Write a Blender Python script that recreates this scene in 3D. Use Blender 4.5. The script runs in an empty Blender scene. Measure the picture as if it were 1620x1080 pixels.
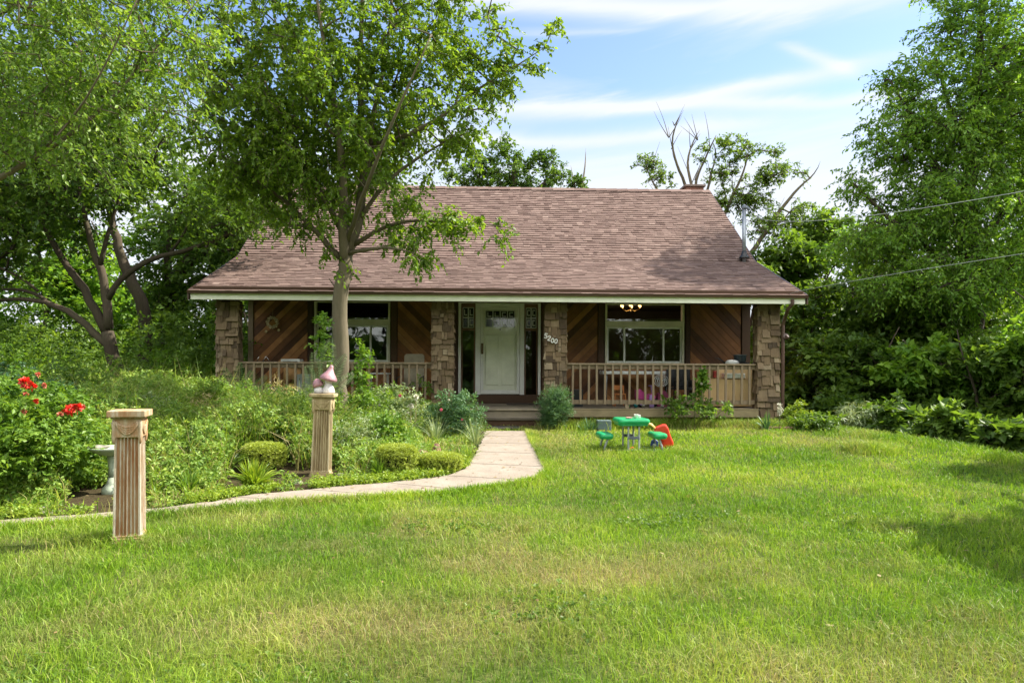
import bpy, math, random
import numpy as np
from mathutils import Matrix, Vector
R = math.radians
rng = np.random.default_rng(7); random.seed(7)
S = bpy.context.scene
COL = S.collection
FPX, CX, HY, CAMZ = 1122.0, 810.0, 578.0, 1.4
ROLL = 0.25

# ------------------------------------------------------------------ camera
cd = bpy.data.cameras.new('camera'); cam = bpy.data.objects.new('camera', cd); COL.objects.link(cam)
cd.sensor_width = 36; cd.lens = FPX / 1620 * 36; cd.shift_y = (HY - 540) / 1620
cd.clip_start = 0.05; cd.clip_end = 3000
cam.matrix_world = Matrix.Translation((0, 0, CAMZ)) @ Matrix.Rotation(R(90), 4, 'X') @ Matrix.Rotation(R(ROLL), 4, 'Z')
S.camera = cam

# ------------------------------------------------------------------ sky, sun, exposure
SUN_EL, SUN_AZ = 47.0, 15.0      # azimuth: degrees from +X towards +Y
sd = Vector((math.cos(R(SUN_EL)) * math.cos(R(SUN_AZ)), math.cos(R(SUN_EL)) * math.sin(R(SUN_AZ)), math.sin(R(SUN_EL))))
w = bpy.data.worlds.new('World'); S.world = w; w.use_nodes = True
nt = w.node_tree; nt.nodes.clear(); N = nt.nodes.new; LK = nt.links.new
sky = N('ShaderNodeTexSky'); sky.sky_type = 'NISHITA'; sky.sun_disc = False
sky.sun_elevation = R(SUN_EL); sky.sun_rotation = R(90 - SUN_AZ)
sky.air_density = 1.0; sky.dust_density = 0.6; sky.ozone_density = 1.6
def wm(op, a, b=None, c=None):
    n = N('ShaderNodeMath'); n.operation = op
    for i, v in enumerate((a, b, c)):
        if v is None: continue
        if isinstance(v, (int, float)): n.inputs[i].default_value = v
        else: LK(v, n.inputs[i])
    return n.outputs[0]
tc = N('ShaderNodeTexCoord'); sx = N('ShaderNodeSeparateXYZ'); LK(tc.outputs['Generated'], sx.inputs[0])
X_, Y_, Z_ = sx.outputs
az = wm('ARCTAN2', X_, Y_); el = wm('ARCSINE', Z_)
cmb = N('ShaderNodeCombineXYZ'); LK(wm('MULTIPLY', az, 2.2), cmb.inputs[0]); LK(wm('MULTIPLY_ADD', el, 15.0, wm('MULTIPLY', az, -1.5)), cmb.inputs[1])
ns = N('ShaderNodeTexNoise'); ns.inputs['Scale'].default_value = 1.0; ns.inputs['Detail'].default_value = 7; ns.inputs['Roughness'].default_value = .55; ns.inputs['Distortion'].default_value = .9
LK(cmb.outputs[0], ns.inputs['Vector'])
nf = ns.outputs['Fac']
def band(c0, c1, c2, width, amp, azc=None, azw=None):
    cen = wm('ADD', wm('MULTIPLY_ADD', az, c1, c0), wm('MULTIPLY', wm('MULTIPLY', az, az), c2))
    d = wm('DIVIDE', wm('SUBTRACT', wm('ADD', el, wm('MULTIPLY_ADD', nf, .05, -.025)), cen), width)
    g = wm('EXPONENT', wm('MULTIPLY', wm('MULTIPLY', d, d), -1))
    if azc is not None:
        e = wm('DIVIDE', wm('SUBTRACT', az, azc), azw)
        g = wm('MULTIPLY', g, wm('EXPONENT', wm('MULTIPLY', wm('POWER', wm('ABSOLUTE', e), 4), -1)))
    return wm('MULTIPLY', g, amp)
# milky veil low down, blue band, streaks, veil again at the top
low = N('ShaderNodeMapRange'); low.inputs['From Min'].default_value = R(20.6); low.inputs['From Max'].default_value = R(13.8); low.inputs['To Max'].default_value = .92
LK(wm('ADD', el, wm('MULTIPLY_ADD', nf, .22, -.11)), low.inputs['Value'])
tot = low.outputs[0]
hi = N('ShaderNodeMapRange'); hi.inputs['From Min'].default_value = .56; hi.inputs['From Max'].default_value = .85; hi.inputs['To Max'].default_value = .45
LK(nf, hi.inputs['Value']); tot = wm('ADD', tot, hi.outputs[0])
for a in ((R(19.5), R(2.9), 0., R(.5), .8, .22, .26), (R(20.7), R(-4.2), 0., R(.5), .6, .34, .2), (R(32.6), R(-27), 0, R(.42), .6, .405, .045),
          (R(27.4), R(-4.9), 0., R(.95), .95, .2, .34), (R(25.2), R(-1), 0, R(.28), .35, .09, .10), (R(17.6), R(1.0), 0, R(.5), .5, .1, .25)):
    tot = wm('ADD', tot, band(*a))
tot = wm('MINIMUM', tot, .95)
rear_fill = N('ShaderNodeMapRange'); rear_fill.interpolation_type = 'SMOOTHSTEP'; rear_fill.inputs['From Min'].default_value = .05; rear_fill.inputs['From Max'].default_value = -.45; LK(Y_, rear_fill.inputs['Value'])  # added bright sky behind the camera, out of view, to lift shaded fronts
bk_ = wm('MULTIPLY', rear_fill.outputs[0], wm('MULTIPLY_ADD', nf, .5, .7)); tot = wm('MAXIMUM', tot, wm('MINIMUM', bk_, .97))
ccol = N('ShaderNodeMix'); ccol.data_type = 'RGBA'; LK(rear_fill.outputs[0], ccol.inputs['Factor']); ccol.inputs[6].default_value = (3.9, 4.05, 4.3, 1); ccol.inputs[7].default_value = (11.5, 11.5, 11.2, 1)
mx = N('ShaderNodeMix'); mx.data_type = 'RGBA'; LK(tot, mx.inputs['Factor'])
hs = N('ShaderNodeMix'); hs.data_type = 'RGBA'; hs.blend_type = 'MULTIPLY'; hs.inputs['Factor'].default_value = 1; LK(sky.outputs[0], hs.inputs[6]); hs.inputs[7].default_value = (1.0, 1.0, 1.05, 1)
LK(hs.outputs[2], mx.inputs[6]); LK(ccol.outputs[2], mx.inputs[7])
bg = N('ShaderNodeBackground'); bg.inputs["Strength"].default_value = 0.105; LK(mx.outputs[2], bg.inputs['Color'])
wo = N('ShaderNodeOutputWorld'); LK(bg.outputs[0], wo.inputs[0])

sl = bpy.data.lights.new('sun', 'SUN'); sl.energy = 5.0; sl.angle = R(.6); sl.color = (1, .93, .80)
so = bpy.data.objects.new('sun', sl); COL.objects.link(so); so.rotation_euler = sd.to_track_quat('Z', 'Y').to_euler(); so.location = (20, 8, 30)
S.view_settings.view_transform = 'Standard'; S.view_settings.look = 'None'; S.view_settings.gamma = 1; S.view_settings.use_curve_mapping = False
S.view_settings.exposure = 1.28
S.cycles.max_bounces = 10; S.cycles.transparent_max_bounces = 12; S.cycles.diffuse_bounces = 5

# ------------------------------------------------------------------ pixel <-> world helpers (used only to measure the photograph)
def unroll(px, py):
    t = math.tan(R(ROLL)); dx, dy = px - CX, py - HY
    return dx + t * dy, dy - t * dx
def P(px, py, Y):
    dx, dy = unroll(px, py)
    return Vector((dx / FPX * Y, Y, CAMZ - dy / FPX * Y))
def sstep(a, b, x):
    t = np.clip((x - a) / (b - a), 0, 1); return t * t * (3 - 2 * t)
def gz(x, y):
    x = np.asarray(x, float); y = np.asarray(y, float)
    z = .2 * sstep(7, 12.8, y) * (1 - sstep(7, 12, np.abs(x)))
    xe = 5.75 + np.clip(14.2 - y, -2, 30) * .25 + sstep(17, 30, y) * 4
    d = np.clip(x - xe, 0, None); z = z - .30 * d * d / (d + 1.6) + .0
    z = np.maximum(z, -4.5)
    z = z - 1.3 * sstep(9, 22, -x) - 1.6 * sstep(26, 50, y)
    z = z + .035 * np.sin(x * .9 + 1.3) * np.sin(y * .7) * (1 - sstep(10, 12.5, y)) * sstep(3, 5, y) * .6
    return z
def gzf(x, y): return float(gz(x, y))
def G(px, py):
    dx, dy = unroll(px, py); Y = 10.
    for _ in range(30): Y = Y * .5 + .5 * (CAMZ - gzf(dx / FPX * Y, Y)) * FPX / max(dy, 1)
    return Vector((dx / FPX * Y, Y, gzf(dx / FPX * Y, Y)))
YAW = 2.2; HO = Vector((0, 14.2, 0)); hc, hs_ = math.cos(R(YAW)), math.sin(R(YAW))
def hx(px, yl, py=578):
    dx, dy = unroll(px, py); u = dx / FPX
    # O + x*e1 + yl*e2 = t*(u,1)
    # x*hc - yl*hs = t*u ; 14.2 + x*hs + yl*hc = t
    return (yl * hs_ + u * (HO.y + yl * hc)) / (hc - u * hs_)
def hz(px, py, yl):
    dx, dy = unroll(px, py); x = hx(px, yl, py); t = HO.y + x * hs_ + yl * hc
    return CAMZ - dy / FPX * t
def hw(x, yl, z=0): return Vector((x * hc - yl * hs_, HO.y + x * hs_ + yl * hc, z))

# ------------------------------------------------------------------ mesh helpers
class MB:
    def __init__(s): s.v = []; s.f = []; s.a = []; s.r = .5; s.sm = []; s.smooth = False
    def face(s, idx): s.f.append(tuple(idx)); s.a.append(s.r); s.sm.append(s.smooth)
    def add(s, verts, faces):
        o = len(s.v); s.v += [tuple(v) for v in verts]
        for f in faces: s.face([o + i for i in f])
        return s
    def box(s, x0, x1, y0, y1, z0, z1, M=None):
        vs = [Vector((x, y, z)) for x in (x0, x1) for y in (y0, y1) for z in (z0, z1)]
        if M is not None: vs = [M @ v for v in vs]
        return s.add(vs, [(0, 1, 3, 2), (4, 6, 7, 5), (0, 4, 5, 1), (2, 3, 7, 6), (0, 2, 6, 4), (1, 5, 7, 3)])
    def beam(s, p0, p1, w, h, up=(0, 0, 1)):
        p0, p1 = Vector(p0), Vector(p1); d = (p1 - p0); L = d.length; d.normalize(); u = Vector(up)
        if abs(d.dot(u)) > .98: u = Vector((0, 1, 0))
        a = d.cross(u).normalized(); b = a.cross(d).normalized()
        M = Matrix((( a.x, d.x, b.x, p0.x), (a.y, d.y, b.y, p0.y), (a.z, d.z, b.z, p0.z), (0, 0, 0, 1)))
        return s.box(-w / 2, w / 2, 0, L, -h / 2, h / 2, M)
    def tube(s, pts, rad, n=8, cap=True):
        pts = [Vector(p) for p in pts]; o = len(s.v); K = len(pts)
        if isinstance(rad, (int, float)): rad = [rad] * K
        ref = Vector((.13, .2, 1)) if abs((pts[-1] - pts[0]).normalized().z) < .85 else Vector((1, .1, .05))
        for i, p in enumerate(pts):
            d = (pts[min(i + 1, K - 1)] - pts[max(i - 1, 0)]).normalized()
            a = d.cross(ref).normalized(); b = d.cross(a)
            for k in range(n):
                t = 2 * math.pi * k / n; s.v.append(tuple(p + (a * math.cos(t) + b * math.sin(t)) * rad[i]))
        for i in range(K - 1):
            for k in range(n): s.face((o + i * n + k, o + i * n + (k + 1) % n, o + (i + 1) * n + (k + 1) % n, o + (i + 1) * n + k))
        if cap: s.face([o + k for k in range(n)][::-1]); s.face([o + (K - 1) * n + k for k in range(n)])
        return s
    def lathe(s, prof, n=24, c=(0, 0, 0), sx=1, sy=1, M=None):
        o = len(s.v)
        for r, z in prof:
            for k in range(n):
                t = 2 * math.pi * k / n; v = Vector((c[0] + r * math.cos(t) * sx, c[1] + r * math.sin(t) * sy, c[2] + z))
                s.v.append(tuple(M @ v if M is not None else v))
        for i in range(len(prof) - 1):
            for k in range(n): s.face((o + i * n + k, o + i * n + (k + 1) % n, o + (i + 1) * n + (k + 1) % n, o + (i + 1) * n + k))
        s.face([o + k for k in range(n)][::-1]); s.face([o + (len(prof) - 1) * n + k for k in range(n)])
        return s
    def prism(s, poly, y0, y1, M=None):       # poly in (x,z), extruded along y
        n = len(poly); vs = [Vector((x, y, z)) for y in (y0, y1) for x, z in poly]
        if M is not None: vs = [M @ v for v in vs]
        fs = [tuple(range(n)), tuple(range(2 * n - 1, n - 1, -1))] + [(i, n + i, n + (i + 1) % n, (i + 1) % n) for i in range(n)]
        return s.add(vs, fs)
    def rbox(s, x0, x1, y0, y1, z0, z1, r=.03, k=3, M=None):   # slab with rounded plan corners and softened top
        def ring(ins):
            out = []
            for cx, cy, a0 in ((x1 - r, y1 - r, 0), (x0 + r, y1 - r, 90), (x0 + r, y0 + r, 180), (x1 - r, y0 + r, 270)):
                for i in range(k + 1):
                    a = R(a0 + 90 * i / k); q = max(r - ins, .001); out.append((cx + math.cos(a) * q, cy + math.sin(a) * q))
            return out
        e = min(r * .5, (z1 - z0) * .4); o = len(s.v); n = 4 * (k + 1)
        for ins, z in ((e * .6, z0), (0, z0 + e), (0, z1 - e), (e * .3, z1 - e * .35), (e, z1)):
            for x, y in ring(ins):
                v = Vector((x, y, z)); s.v.append(tuple(M @ v if M is not None else v))
        for i in range(4):
            for j in range(n): s.face((o + i * n + j, o + i * n + (j + 1) % n, o + (i + 1) * n + (j + 1) % n, o + (i + 1) * n + j))
        s.face([o + j for j in range(n)][::-1]); s.face([o + 4 * n + j for j in range(n)])
        return s
    def build(s, name, mat, parent=None, bevel=0, loc=None, fix=False):
        m = bpy.data.meshes.new(name); m.from_pydata(s.v, [], s.f); m.update()
        at = m.attributes.new('rnd', 'FLOAT', 'FACE'); at.data.foreach_set('value', np.array(s.a, 'f'))
        m.polygons.foreach_set('use_smooth', np.array(s.sm, bool))
        if fix:
            import bmesh
            b = bmesh.new(); b.from_mesh(m); bmesh.ops.recalc_face_normals(b, faces=b.faces); b.to_mesh(m); b.free()
        o = bpy.data.objects.new(name, m); COL.objects.link(o); m.materials.append(mat)
        if parent is not None: o.parent = parent
        if loc is not None: o.location = loc
        if bevel:
            bv = o.modifiers.new('bevel', 'BEVEL'); bv.width = bevel; bv.segments = 2; bv.limit_method = 'ANGLE'; bv.angle_limit = R(40)
        return o
def tag(o, label=None, cat=None, group=None, kind=None):
    for k, v in (('label', label), ('category', cat), ('group', group), ('kind', kind)):
        if v: o[k] = v
    return o
def empty(name, loc=(0, 0, 0), rz=0, label=None, cat=None, group=None):
    o = bpy.data.objects.new(name, None); COL.objects.link(o); o.location = loc; o.rotation_euler = (0, 0, rz); o.empty_display_size = .1
    return tag(o, label, cat, group)
def copy_tree(o, loc, rz=0, sc=1, label=None, group=None):
    def rec(a, par):
        c = a.copy(); COL.objects.link(c); c.parent = par
        for ch in list(kids.get(a.name, [])): rec(ch, c)
        return c
    kids = {}
    for q in COL.objects:
        if q.parent is not None: kids.setdefault(q.parent.name, []).append(q)
    c = rec(o, None); c.location = loc; c.rotation_euler = (0, 0, rz); c.scale = (sc, sc, sc) if isinstance(sc, (int, float)) else sc
    if label: c['label'] = label
    if group: c['group'] = group
    return c
def npmesh(name, V, F, mat, attrs, parent=None, smooth=False):
    """V (n,3), F (m,k) constant k"""
    m = bpy.data.meshes.new(name); nf, k = F.shape
    m.vertices.add(len(V)); m.vertices.foreach_set('co', V.astype('f').ravel())
    m.loops.add(nf * k); m.loops.foreach_set('vertex_index', F.astype('i').ravel())
    m.polygons.add(nf); m.polygons.foreach_set('loop_start', (np.arange(nf) * k).astype('i'))
    m.polygons.foreach_set('use_smooth', np.full(nf, smooth, bool))
    m.update(calc_edges=True)
    for a, vals in attrs.items():
        at = m.attributes.new(a, 'FLOAT', 'FACE'); at.data.foreach_set('value', vals.astype('f'))
    m.materials.append(mat); o = bpy.data.objects.new(name, m); COL.objects.link(o)
    if parent is not None: o.parent = parent
    return o
def unit(a): return a / np.maximum(np.linalg.norm(a, axis=-1, keepdims=True), 1e-9)

# ------------------------------------------------------------------ materials
def newmat(name):
    m = bpy.data.materials.new(name); m.use_nodes = True; n = m.node_tree; b = n.nodes['Principled BSDF']; return m, n, b
def ramp(n, stops, src):
    r = n.nodes.new('ShaderNodeValToRGB'); e = r.color_ramp.elements
    while len(e) < len(stops): e.new(.5)
    for q, (p, c) in zip(e, stops): q.position = p; q.color = (*c, 1)
    n.links.new(src, r.inputs[0]); return r.outputs[0]
def mixc(n, f, a, b, mode='MIX'):
    m = n.nodes.new('ShaderNodeMix'); m.data_type = 'RGBA'; m.blend_type = mode
    for s_, v in ((m.inputs['Factor'], f), (m.inputs[6], a), (m.inputs[7], b)):
        if isinstance(v, (int, float)): s_.default_value = v
        elif isinstance(v, tuple): s_.default_value = (*v, 1)
        else: n.links.new(v, s_)
    return m.outputs[2]
def noise(n, scale, detail=3, rough=.5, stretch=None, coord='Object', dist=0, rot=None):
    t = n.nodes.new('ShaderNodeTexCoord'); x = n.nodes.new('ShaderNodeTexNoise')
    x.inputs['Scale'].default_value = scale; x.inputs['Detail'].default_value = detail; x.inputs['Roughness'].default_value = rough; x.inputs['Distortion'].default_value = dist
    if stretch or rot:
        mp = n.nodes.new('ShaderNodeMapping'); mp.inputs['Scale'].default_value = stretch or (1, 1, 1)
        if rot: mp.inputs['Rotation'].default_value = rot
        n.links.new(t.outputs[coord], mp.inputs[0]); n.links.new(mp.outputs[0], x.inputs['Vector'])
    else: n.links.new(t.outputs[coord], x.inputs['Vector'])
    return x.outputs['Fac']
def attr(n, name):
    a = n.nodes.new('ShaderNodeAttribute'); a.attribute_name = name; return a.outputs['Fac']
def bump(n, b, h, strength=.4, dist=.01):
    q = n.nodes.new('ShaderNodeBump'); q.inputs['Strength'].default_value = strength; q.inputs['Distance'].default_value = dist
    n.links.new(h, q.inputs['Height']); n.links.new(q.outputs[0], b.inputs['Normal'])
def mathn(n, op, a, b=None):
    m = n.nodes.new('ShaderNodeMath'); m.operation = op
    for i, v in enumerate((a, b)):
        if v is None: continue
        if isinstance(v, (int, float)): m.inputs[i].default_value = v
        else: n.links.new(v, m.inputs[i])
    return m.outputs[0]
def grained(name, stops, grain=(1, 1, 8), scale=6, rough=.8, bs=.4, dirt=.35, dirtcol=(.05, .04, .03), metallic=0, spec=.3):
    """colour from the face attribute rnd, streaked by a stretched noise"""
    m, n, b = newmat(name)
    g = noise(n, scale, 6, .6, grain); g2 = noise(n, scale * .35, 4, .6)
    f = mathn(n, 'ADD', mathn(n, 'MULTIPLY', attr(n, 'rnd'), .65), mathn(n, 'MULTIPLY', g, .35))
    c = ramp(n, stops, f)
    c = mixc(n, ramp(n, [(.45, (0, 0, 0)), (.75, (dirt, dirt, dirt))], g2), c, dirtcol)
    n.links.new(c, b.inputs['Base Color']); b.inputs['Roughness'].default_value = rough; b.inputs['Metallic'].default_value = metallic
    b.inputs['Specular IOR Level'].default_value = spec
    if bs: bump(n, b, g, bs, .006)
    return m
def plain(name, col, rough=.5, var=.12, scale=5, metallic=0, spec=.5, bs=0, coat=0):
    m, n, b = newmat(name)
    g = noise(n, scale, 5, .6)
    d = tuple(x * (1 - var * 2) for x in col); l = tuple(min(1, x * (1 + var)) for x in col)
    n.links.new(ramp(n, [(.3, d), (.7, l)], g), b.inputs['Base Color'])
    b.inputs['Roughness'].default_value = rough; b.inputs['Metallic'].default_value = metallic; b.inputs['Specular IOR Level'].default_value = spec; b.inputs['Coat Weight'].default_value = coat
    if bs: bump(n, b, noise(n, scale * 12, 4), bs, .003)
    return m
def leafmat(name, stops, trans=.46, tcol=(1.4, 1.3, .5), rough=.45, clump=1.1, spec=.35):
    m, n, b = newmat(name)
    cl = noise(n, clump, 3, .6)
    f = mathn(n, 'ADD', mathn(n, 'MULTIPLY', attr(n, 'rnd'), .6), mathn(n, 'MULTIPLY', cl, .42))
    c = ramp(n, stops, f); n.links.new(c, b.inputs['Base Color']); b.inputs['Roughness'].default_value = rough; b.inputs['Specular IOR Level'].default_value = spec
    t = n.nodes.new('ShaderNodeBsdfTranslucent'); n.links.new(mixc(n, 1.0, c, tcol, 'MULTIPLY'), t.inputs['Color'])
    mx = n.nodes.new('ShaderNodeMixShader'); mx.inputs[0].default_value = trans
    n.links.new(b.outputs[0], mx.inputs[1]); n.links.new(t.outputs[0], mx.inputs[2]); n.links.new(mx.outputs[0], n.nodes['Material Output'].inputs[0])
    return m
LM = {
 'pear': leafmat('leaf_pear', [(.15, (.06, .125, .014)), (.5, (.125, .225, .022)), (.85, (.24, .36, .04))], trans=.52),
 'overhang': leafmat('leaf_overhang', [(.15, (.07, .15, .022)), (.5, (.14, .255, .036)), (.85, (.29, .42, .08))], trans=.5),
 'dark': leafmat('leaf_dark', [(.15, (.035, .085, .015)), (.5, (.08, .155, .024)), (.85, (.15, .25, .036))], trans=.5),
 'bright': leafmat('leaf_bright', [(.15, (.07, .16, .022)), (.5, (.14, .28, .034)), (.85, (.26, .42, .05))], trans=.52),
 'mid': leafmat('leaf_mid', [(.15, (.055, .115, .022)), (.5, (.11, .20, .032)), (.85, (.20, .31, .05))], trans=.5),
 'blue': leafmat('leaf_blue', [(.15, (0.041, 0.101, 0.047)), (.5, (0.081, 0.176, 0.074)), (.85, (0.149, 0.257, 0.108))], trans=.3),
 'fresh': leafmat('leaf_fresh', [(.1, (.055, .13, .018)), (.5, (.125, .24, .03)), (.9, (.25, .38, .055))], trans=.42),
 'yellow': leafmat('leaf_yellow', [(.1, (.10, .19, .018)), (.5, (.21, .32, .03)), (.9, (.36, .43, .06))], trans=.4),
 'grey': leafmat('leaf_grey', [(.1, (0.108, 0.176, 0.081)), (.5, (0.230, 0.311, 0.149)), (.9, (0.459, 0.513, 0.297))], trans=.3),
 'straw': leafmat('leaf_straw', [(.1, (0.216, 0.176, 0.081)), (.5, (0.432, 0.365, 0.176)), (.9, (0.675, 0.581, 0.324))], trans=.3),
 'weed': leafmat('leaf_weed', [(.1, (0.068, 0.149, 0.027)), (.45, (0.162, 0.284, 0.047)), (.75, (0.311, 0.419, 0.081)), (.95, (0.540, 0.513, 0.216))], trans=.35, clump=2.5),
}
bark = grained('bark', [(.2, (.022, .017, .011)), (.5, (.05, .038, .026)), (.8, (.11, .085, .06))], grain=(6, 6, 1), scale=5, rough=.95, bs=.9, dirt=.4, dirtcol=(.06, .07, .03))
bark_m = grained('bark_brown', [(.2, (.055, .045, .028)), (.5, (.115, .095, .062)), (.8, (.20, .165, .115))], grain=(6, 6, 1), scale=6, rough=.95, bs=.9, dirt=.4, dirtcol=(.07, .08, .035))
bark_l = grained('bark_pale', [(.2, (.11, .095, .075)), (.5, (.22, .19, .15)), (.8, (.36, .32, .26))], grain=(6, 6, 1), scale=6, rough=.95, bs=.8, dirt=.4, dirtcol=(.08, .08, .045))

# ================================================================== GROUND, PATH
def axis(lo, hi, dlo, dhi, step, grow=1.18):
    a = list(np.arange(dlo, dhi + 1e-6, step)); s = step
    while a[-1] < hi: s *= grow; a.append(a[-1] + s)
    s = step
    while a[0] > lo: s *= grow; a.insert(0, a[0] - s)
    return np.array(a)
gxs, gys = axis(-900, 900, -14, 18, .3), axis(-900, 1500, 0, 34, .3)
GX, GY = np.meshgrid(gxs, gys); nx_, ny_ = len(gxs), len(gys)
GV = np.stack([GX.ravel(), GY.ravel(), gz(GX, GY).ravel()], 1)
ii = (np.arange(ny_ - 1)[:, None] * nx_ + np.arange(nx_ - 1)[None]).ravel()
GF = np.stack([ii, ii + 1, ii + nx_ + 1, ii + nx_], 1)
path_up = [(768, 684), (763, 700), (752, 722), (735, 745), (700, 757), (640, 764), (560, 771), (480, 779), (400, 786), (340, 797), (250, 808), (120, 819), (0, 828), (-200, 838), (-420, 848)]
path_lo = [(832, 684), (838, 700), (850, 722), (862, 746), (848, 760), (790, 770), (700, 782), (600, 788), (500, 793), (420, 800), (345, 807), (250, 817), (120, 828), (0, 837), (-200, 853), (-420, 866)]
PU = np.array([G(*p)[:2] for p in path_up]); PL = np.array([G(*p)[:2] for p in path_lo])
PATH = np.vstack([PU, PL[::-1]])
def inpoly(x, y, poly):
    x = np.asarray(x); y = np.asarray(y); c = np.zeros(x.shape, bool); j = len(poly) - 1
    for i in range(len(poly)):
        xi, yi = poly[i]; xj, yj = poly[j]
        c ^= ((yi > y) != (yj > y)) & (x < (xj - xi) * (y - yi) / (yj - yi + 1e-12) + xi); j = i
    return c
BED = np.vstack([PU, [[-14, PU[-1][1]], [-14, 17], [-6, 17], [-5.7, 14.4], [PU[0][0], 14.4]]])
XE = lambda y: 5.75 + np.clip(14.2 - y, -2, 30) * .25
def vnoise(x, y, s, seed=0):
    r = np.random.default_rng(seed).random((64, 64)); u = x * s + 100; v = y * s + 100
    i, j = np.floor(u).astype(int), np.floor(v).astype(int); fu, fv = u - i, v - j
    fu, fv = fu * fu * (3 - 2 * fu), fv * fv * (3 - 2 * fv); g = lambda a, b: r[a % 64, b % 64]
    return (g(i, j) * (1 - fu) + g(i + 1, j) * fu) * (1 - fv) + (g(i, j + 1) * (1 - fu) + g(i + 1, j + 1) * fu) * fv
def fbm(x, y, s, seed=0): return .5 * vnoise(x, y, s, seed) + .3 * vnoise(x, y, s * 2.3, seed + 1) + .2 * vnoise(x, y, s * 5.1, seed + 2)
def dryness(x, y):
    d = sstep(.5, .72, fbm(x, y, .55, 3)) * .5 + sstep(.5, .75, fbm(x, y, 2.2, 9)) * .35
    d += .95 * np.exp(-((x + .75) / 1.0) ** 2 - ((y - 3.75) / .5) ** 2) + .7 * np.exp(-((x - .9) / .9) ** 2 - ((y - 4.9) / .5) ** 2)
    d += .7 * np.exp(-((x - .75) / .4) ** 2 - ((y - 11.3) / 1.5) ** 2)
    return np.clip(d, 0, 1)
fc = GV[GF].mean(1)
is_lawn = (fc[:, 0] < XE(fc[:, 1]) + .5) & (fc[:, 0] > -9) & (fc[:, 1] < 14.6) & (fc[:, 1] > -30) & ~inpoly(fc[:, 0], fc[:, 1], BED)
gm, n, b = newmat('ground')
lw = attr(n, 'lawn'); dr = attr(n, 'dry')
gn = noise(n, 9, 8, .7); gn2 = noise(n, .8, 5, .6); gn3 = noise(n, 60, 4, .7)
soil = ramp(n, [(.3, (.035, .028, .016)), (.55, (.07, .055, .03)), (.75, (.055, .075, .02))], gn)
grs = ramp(n, [(.3, (.035, .06, .012)), (.5, (.07, .11, .022)), (.7, (.12, .14, .04))], gn)
grs = mixc(n, mathn(n, 'MULTIPLY', dr, .7), grs, (.16, .13, .06))
n.links.new(mixc(n, lw, soil, grs), b.inputs['Base Color']); b.inputs['Roughness'].default_value = 1; b.inputs['Specular IOR Level'].default_value = .05
bump(n, b, gn3, .8, .02)
ground = npmesh('lawn_ground', GV, GF, gm, {'lawn': is_lawn.astype(float), 'dry': dryness(fc[:, 0], fc[:, 1])}, smooth=True)
tag(ground, kind='structure')

def resample(p, n):
    p = np.asarray(p); d = np.r_[0, np.cumsum(np.linalg.norm(np.diff(p, axis=0), axis=1))]; t = np.linspace(0, d[-1], n)
    return np.stack([np.interp(t, d, p[:, k]) for k in range(p.shape[1])], 1)
pm, n, b = newmat('concrete')
pn = noise(n, 3, 6, .65); pn2 = noise(n, 120, 3, .6); pn3 = noise(n, 1.1, 4, .6)
c = ramp(n, [(.25, (.14, .112, .085)), (.5, (.235, .195, .152)), (.75, (.30, .255, .205))], pn)
c = mixc(n, ramp(n, [(.48, (0, 0, 0)), (.66, (.7, .7, .7))], pn3), c, (.19, .15, .11)); c = mixc(n, .25, c, ramp(n, [(.35, (.2, .17, .14)), (.65, (.6, .55, .5))], pn2))
n.links.new(c, b.inputs['Base Color']); b.inputs['Roughness'].default_value = .95; b.inputs['Specular IOR Level'].default_value = .1; bump(n, b, pn2, .5, .004)
mb = MB(); U, L = resample(PU, 90), resample(PL, 90)
U += (rng.random(U.shape) - .5) * .05; L += (rng.random(L.shape) - .5) * .03
slab = 7
for i in range(0, 89):
    a0, a1 = i, i + 1
    gap = .02 if (i % slab == slab - 1) else 0
    q = [U[a0], L[a0], L[a1], U[a1]]
    if gap:
        for k, (e, f) in enumerate(((3, 0), (2, 1))):
            d = q[e] - q[f]; q[e] = q[f] + d * (1 - gap / max(np.linalg.norm(d), .03))
    zt = [gzf(*p) + .03 for p in q]; zb = [z - .12 for z in zt]
    mb.r = .5 + .1 * math.sin(i // slab * 2.3)
    vs = [(p[0], p[1], z) for p, z in zip(q, zt)] + [(p[0], p[1], z) for p, z in zip(q, zb)]
    fs = [(0, 1, 2, 3), (0, 4, 5, 1), (2, 6, 7, 3)]
    if i % slab == slab - 1: fs.append((3, 2, 6, 7))
    if i % slab == 0: fs.append((0, 1, 5, 4))
    mb.add(vs, fs)
tag(mb.build('path', pm, fix=False), kind='structure')

# ================================================================== GRASS (one sheet of blades nobody could count)
def blades(x, y, z, h, wd, lean, bend, rnd, dry, ang=None):
    n_ = len(x); ang = rng.random(n_) * 2 * np.pi if ang is None else ang; la = rng.random(n_) * 2 * np.pi
    sx_, sy_ = np.cos(ang) * wd / 2, np.sin(ang) * wd / 2; lx, ly = np.cos(la) * lean * h, np.sin(la) * lean * h
    V = np.zeros((n_, 5, 3))
    V[:, 0] = np.stack([x - sx_, y - sy_, z - .01], 1); V[:, 1] = np.stack([x + sx_, y + sy_, z - .01], 1)
    mx_, my_, mz_ = x + lx * .4, y + ly * .4, z + h * .55
    V[:, 2] = np.stack([mx_ + sx_ * .8, my_ + sy_ * .8, mz_], 1); V[:, 3] = np.stack([mx_ - sx_ * .8, my_ - sy_ * .8, mz_], 1)
    V[:, 4] = np.stack([x + lx * (1 + bend), y + ly * (1 + bend), z + h * (1 - .35 * lean * lean - bend * .12)], 1)
    o = (np.arange(n_) * 5)[:, None]
    F = np.concatenate([o + [0, 1, 2], o + [0, 2, 3], o + [3, 2, 4]], 0)
    return V.reshape(-1, 3), F, np.tile(rnd, 3), np.tile(dry, 3)
XS, YS, HS, WS, LS = [], [], [], [], []
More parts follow.
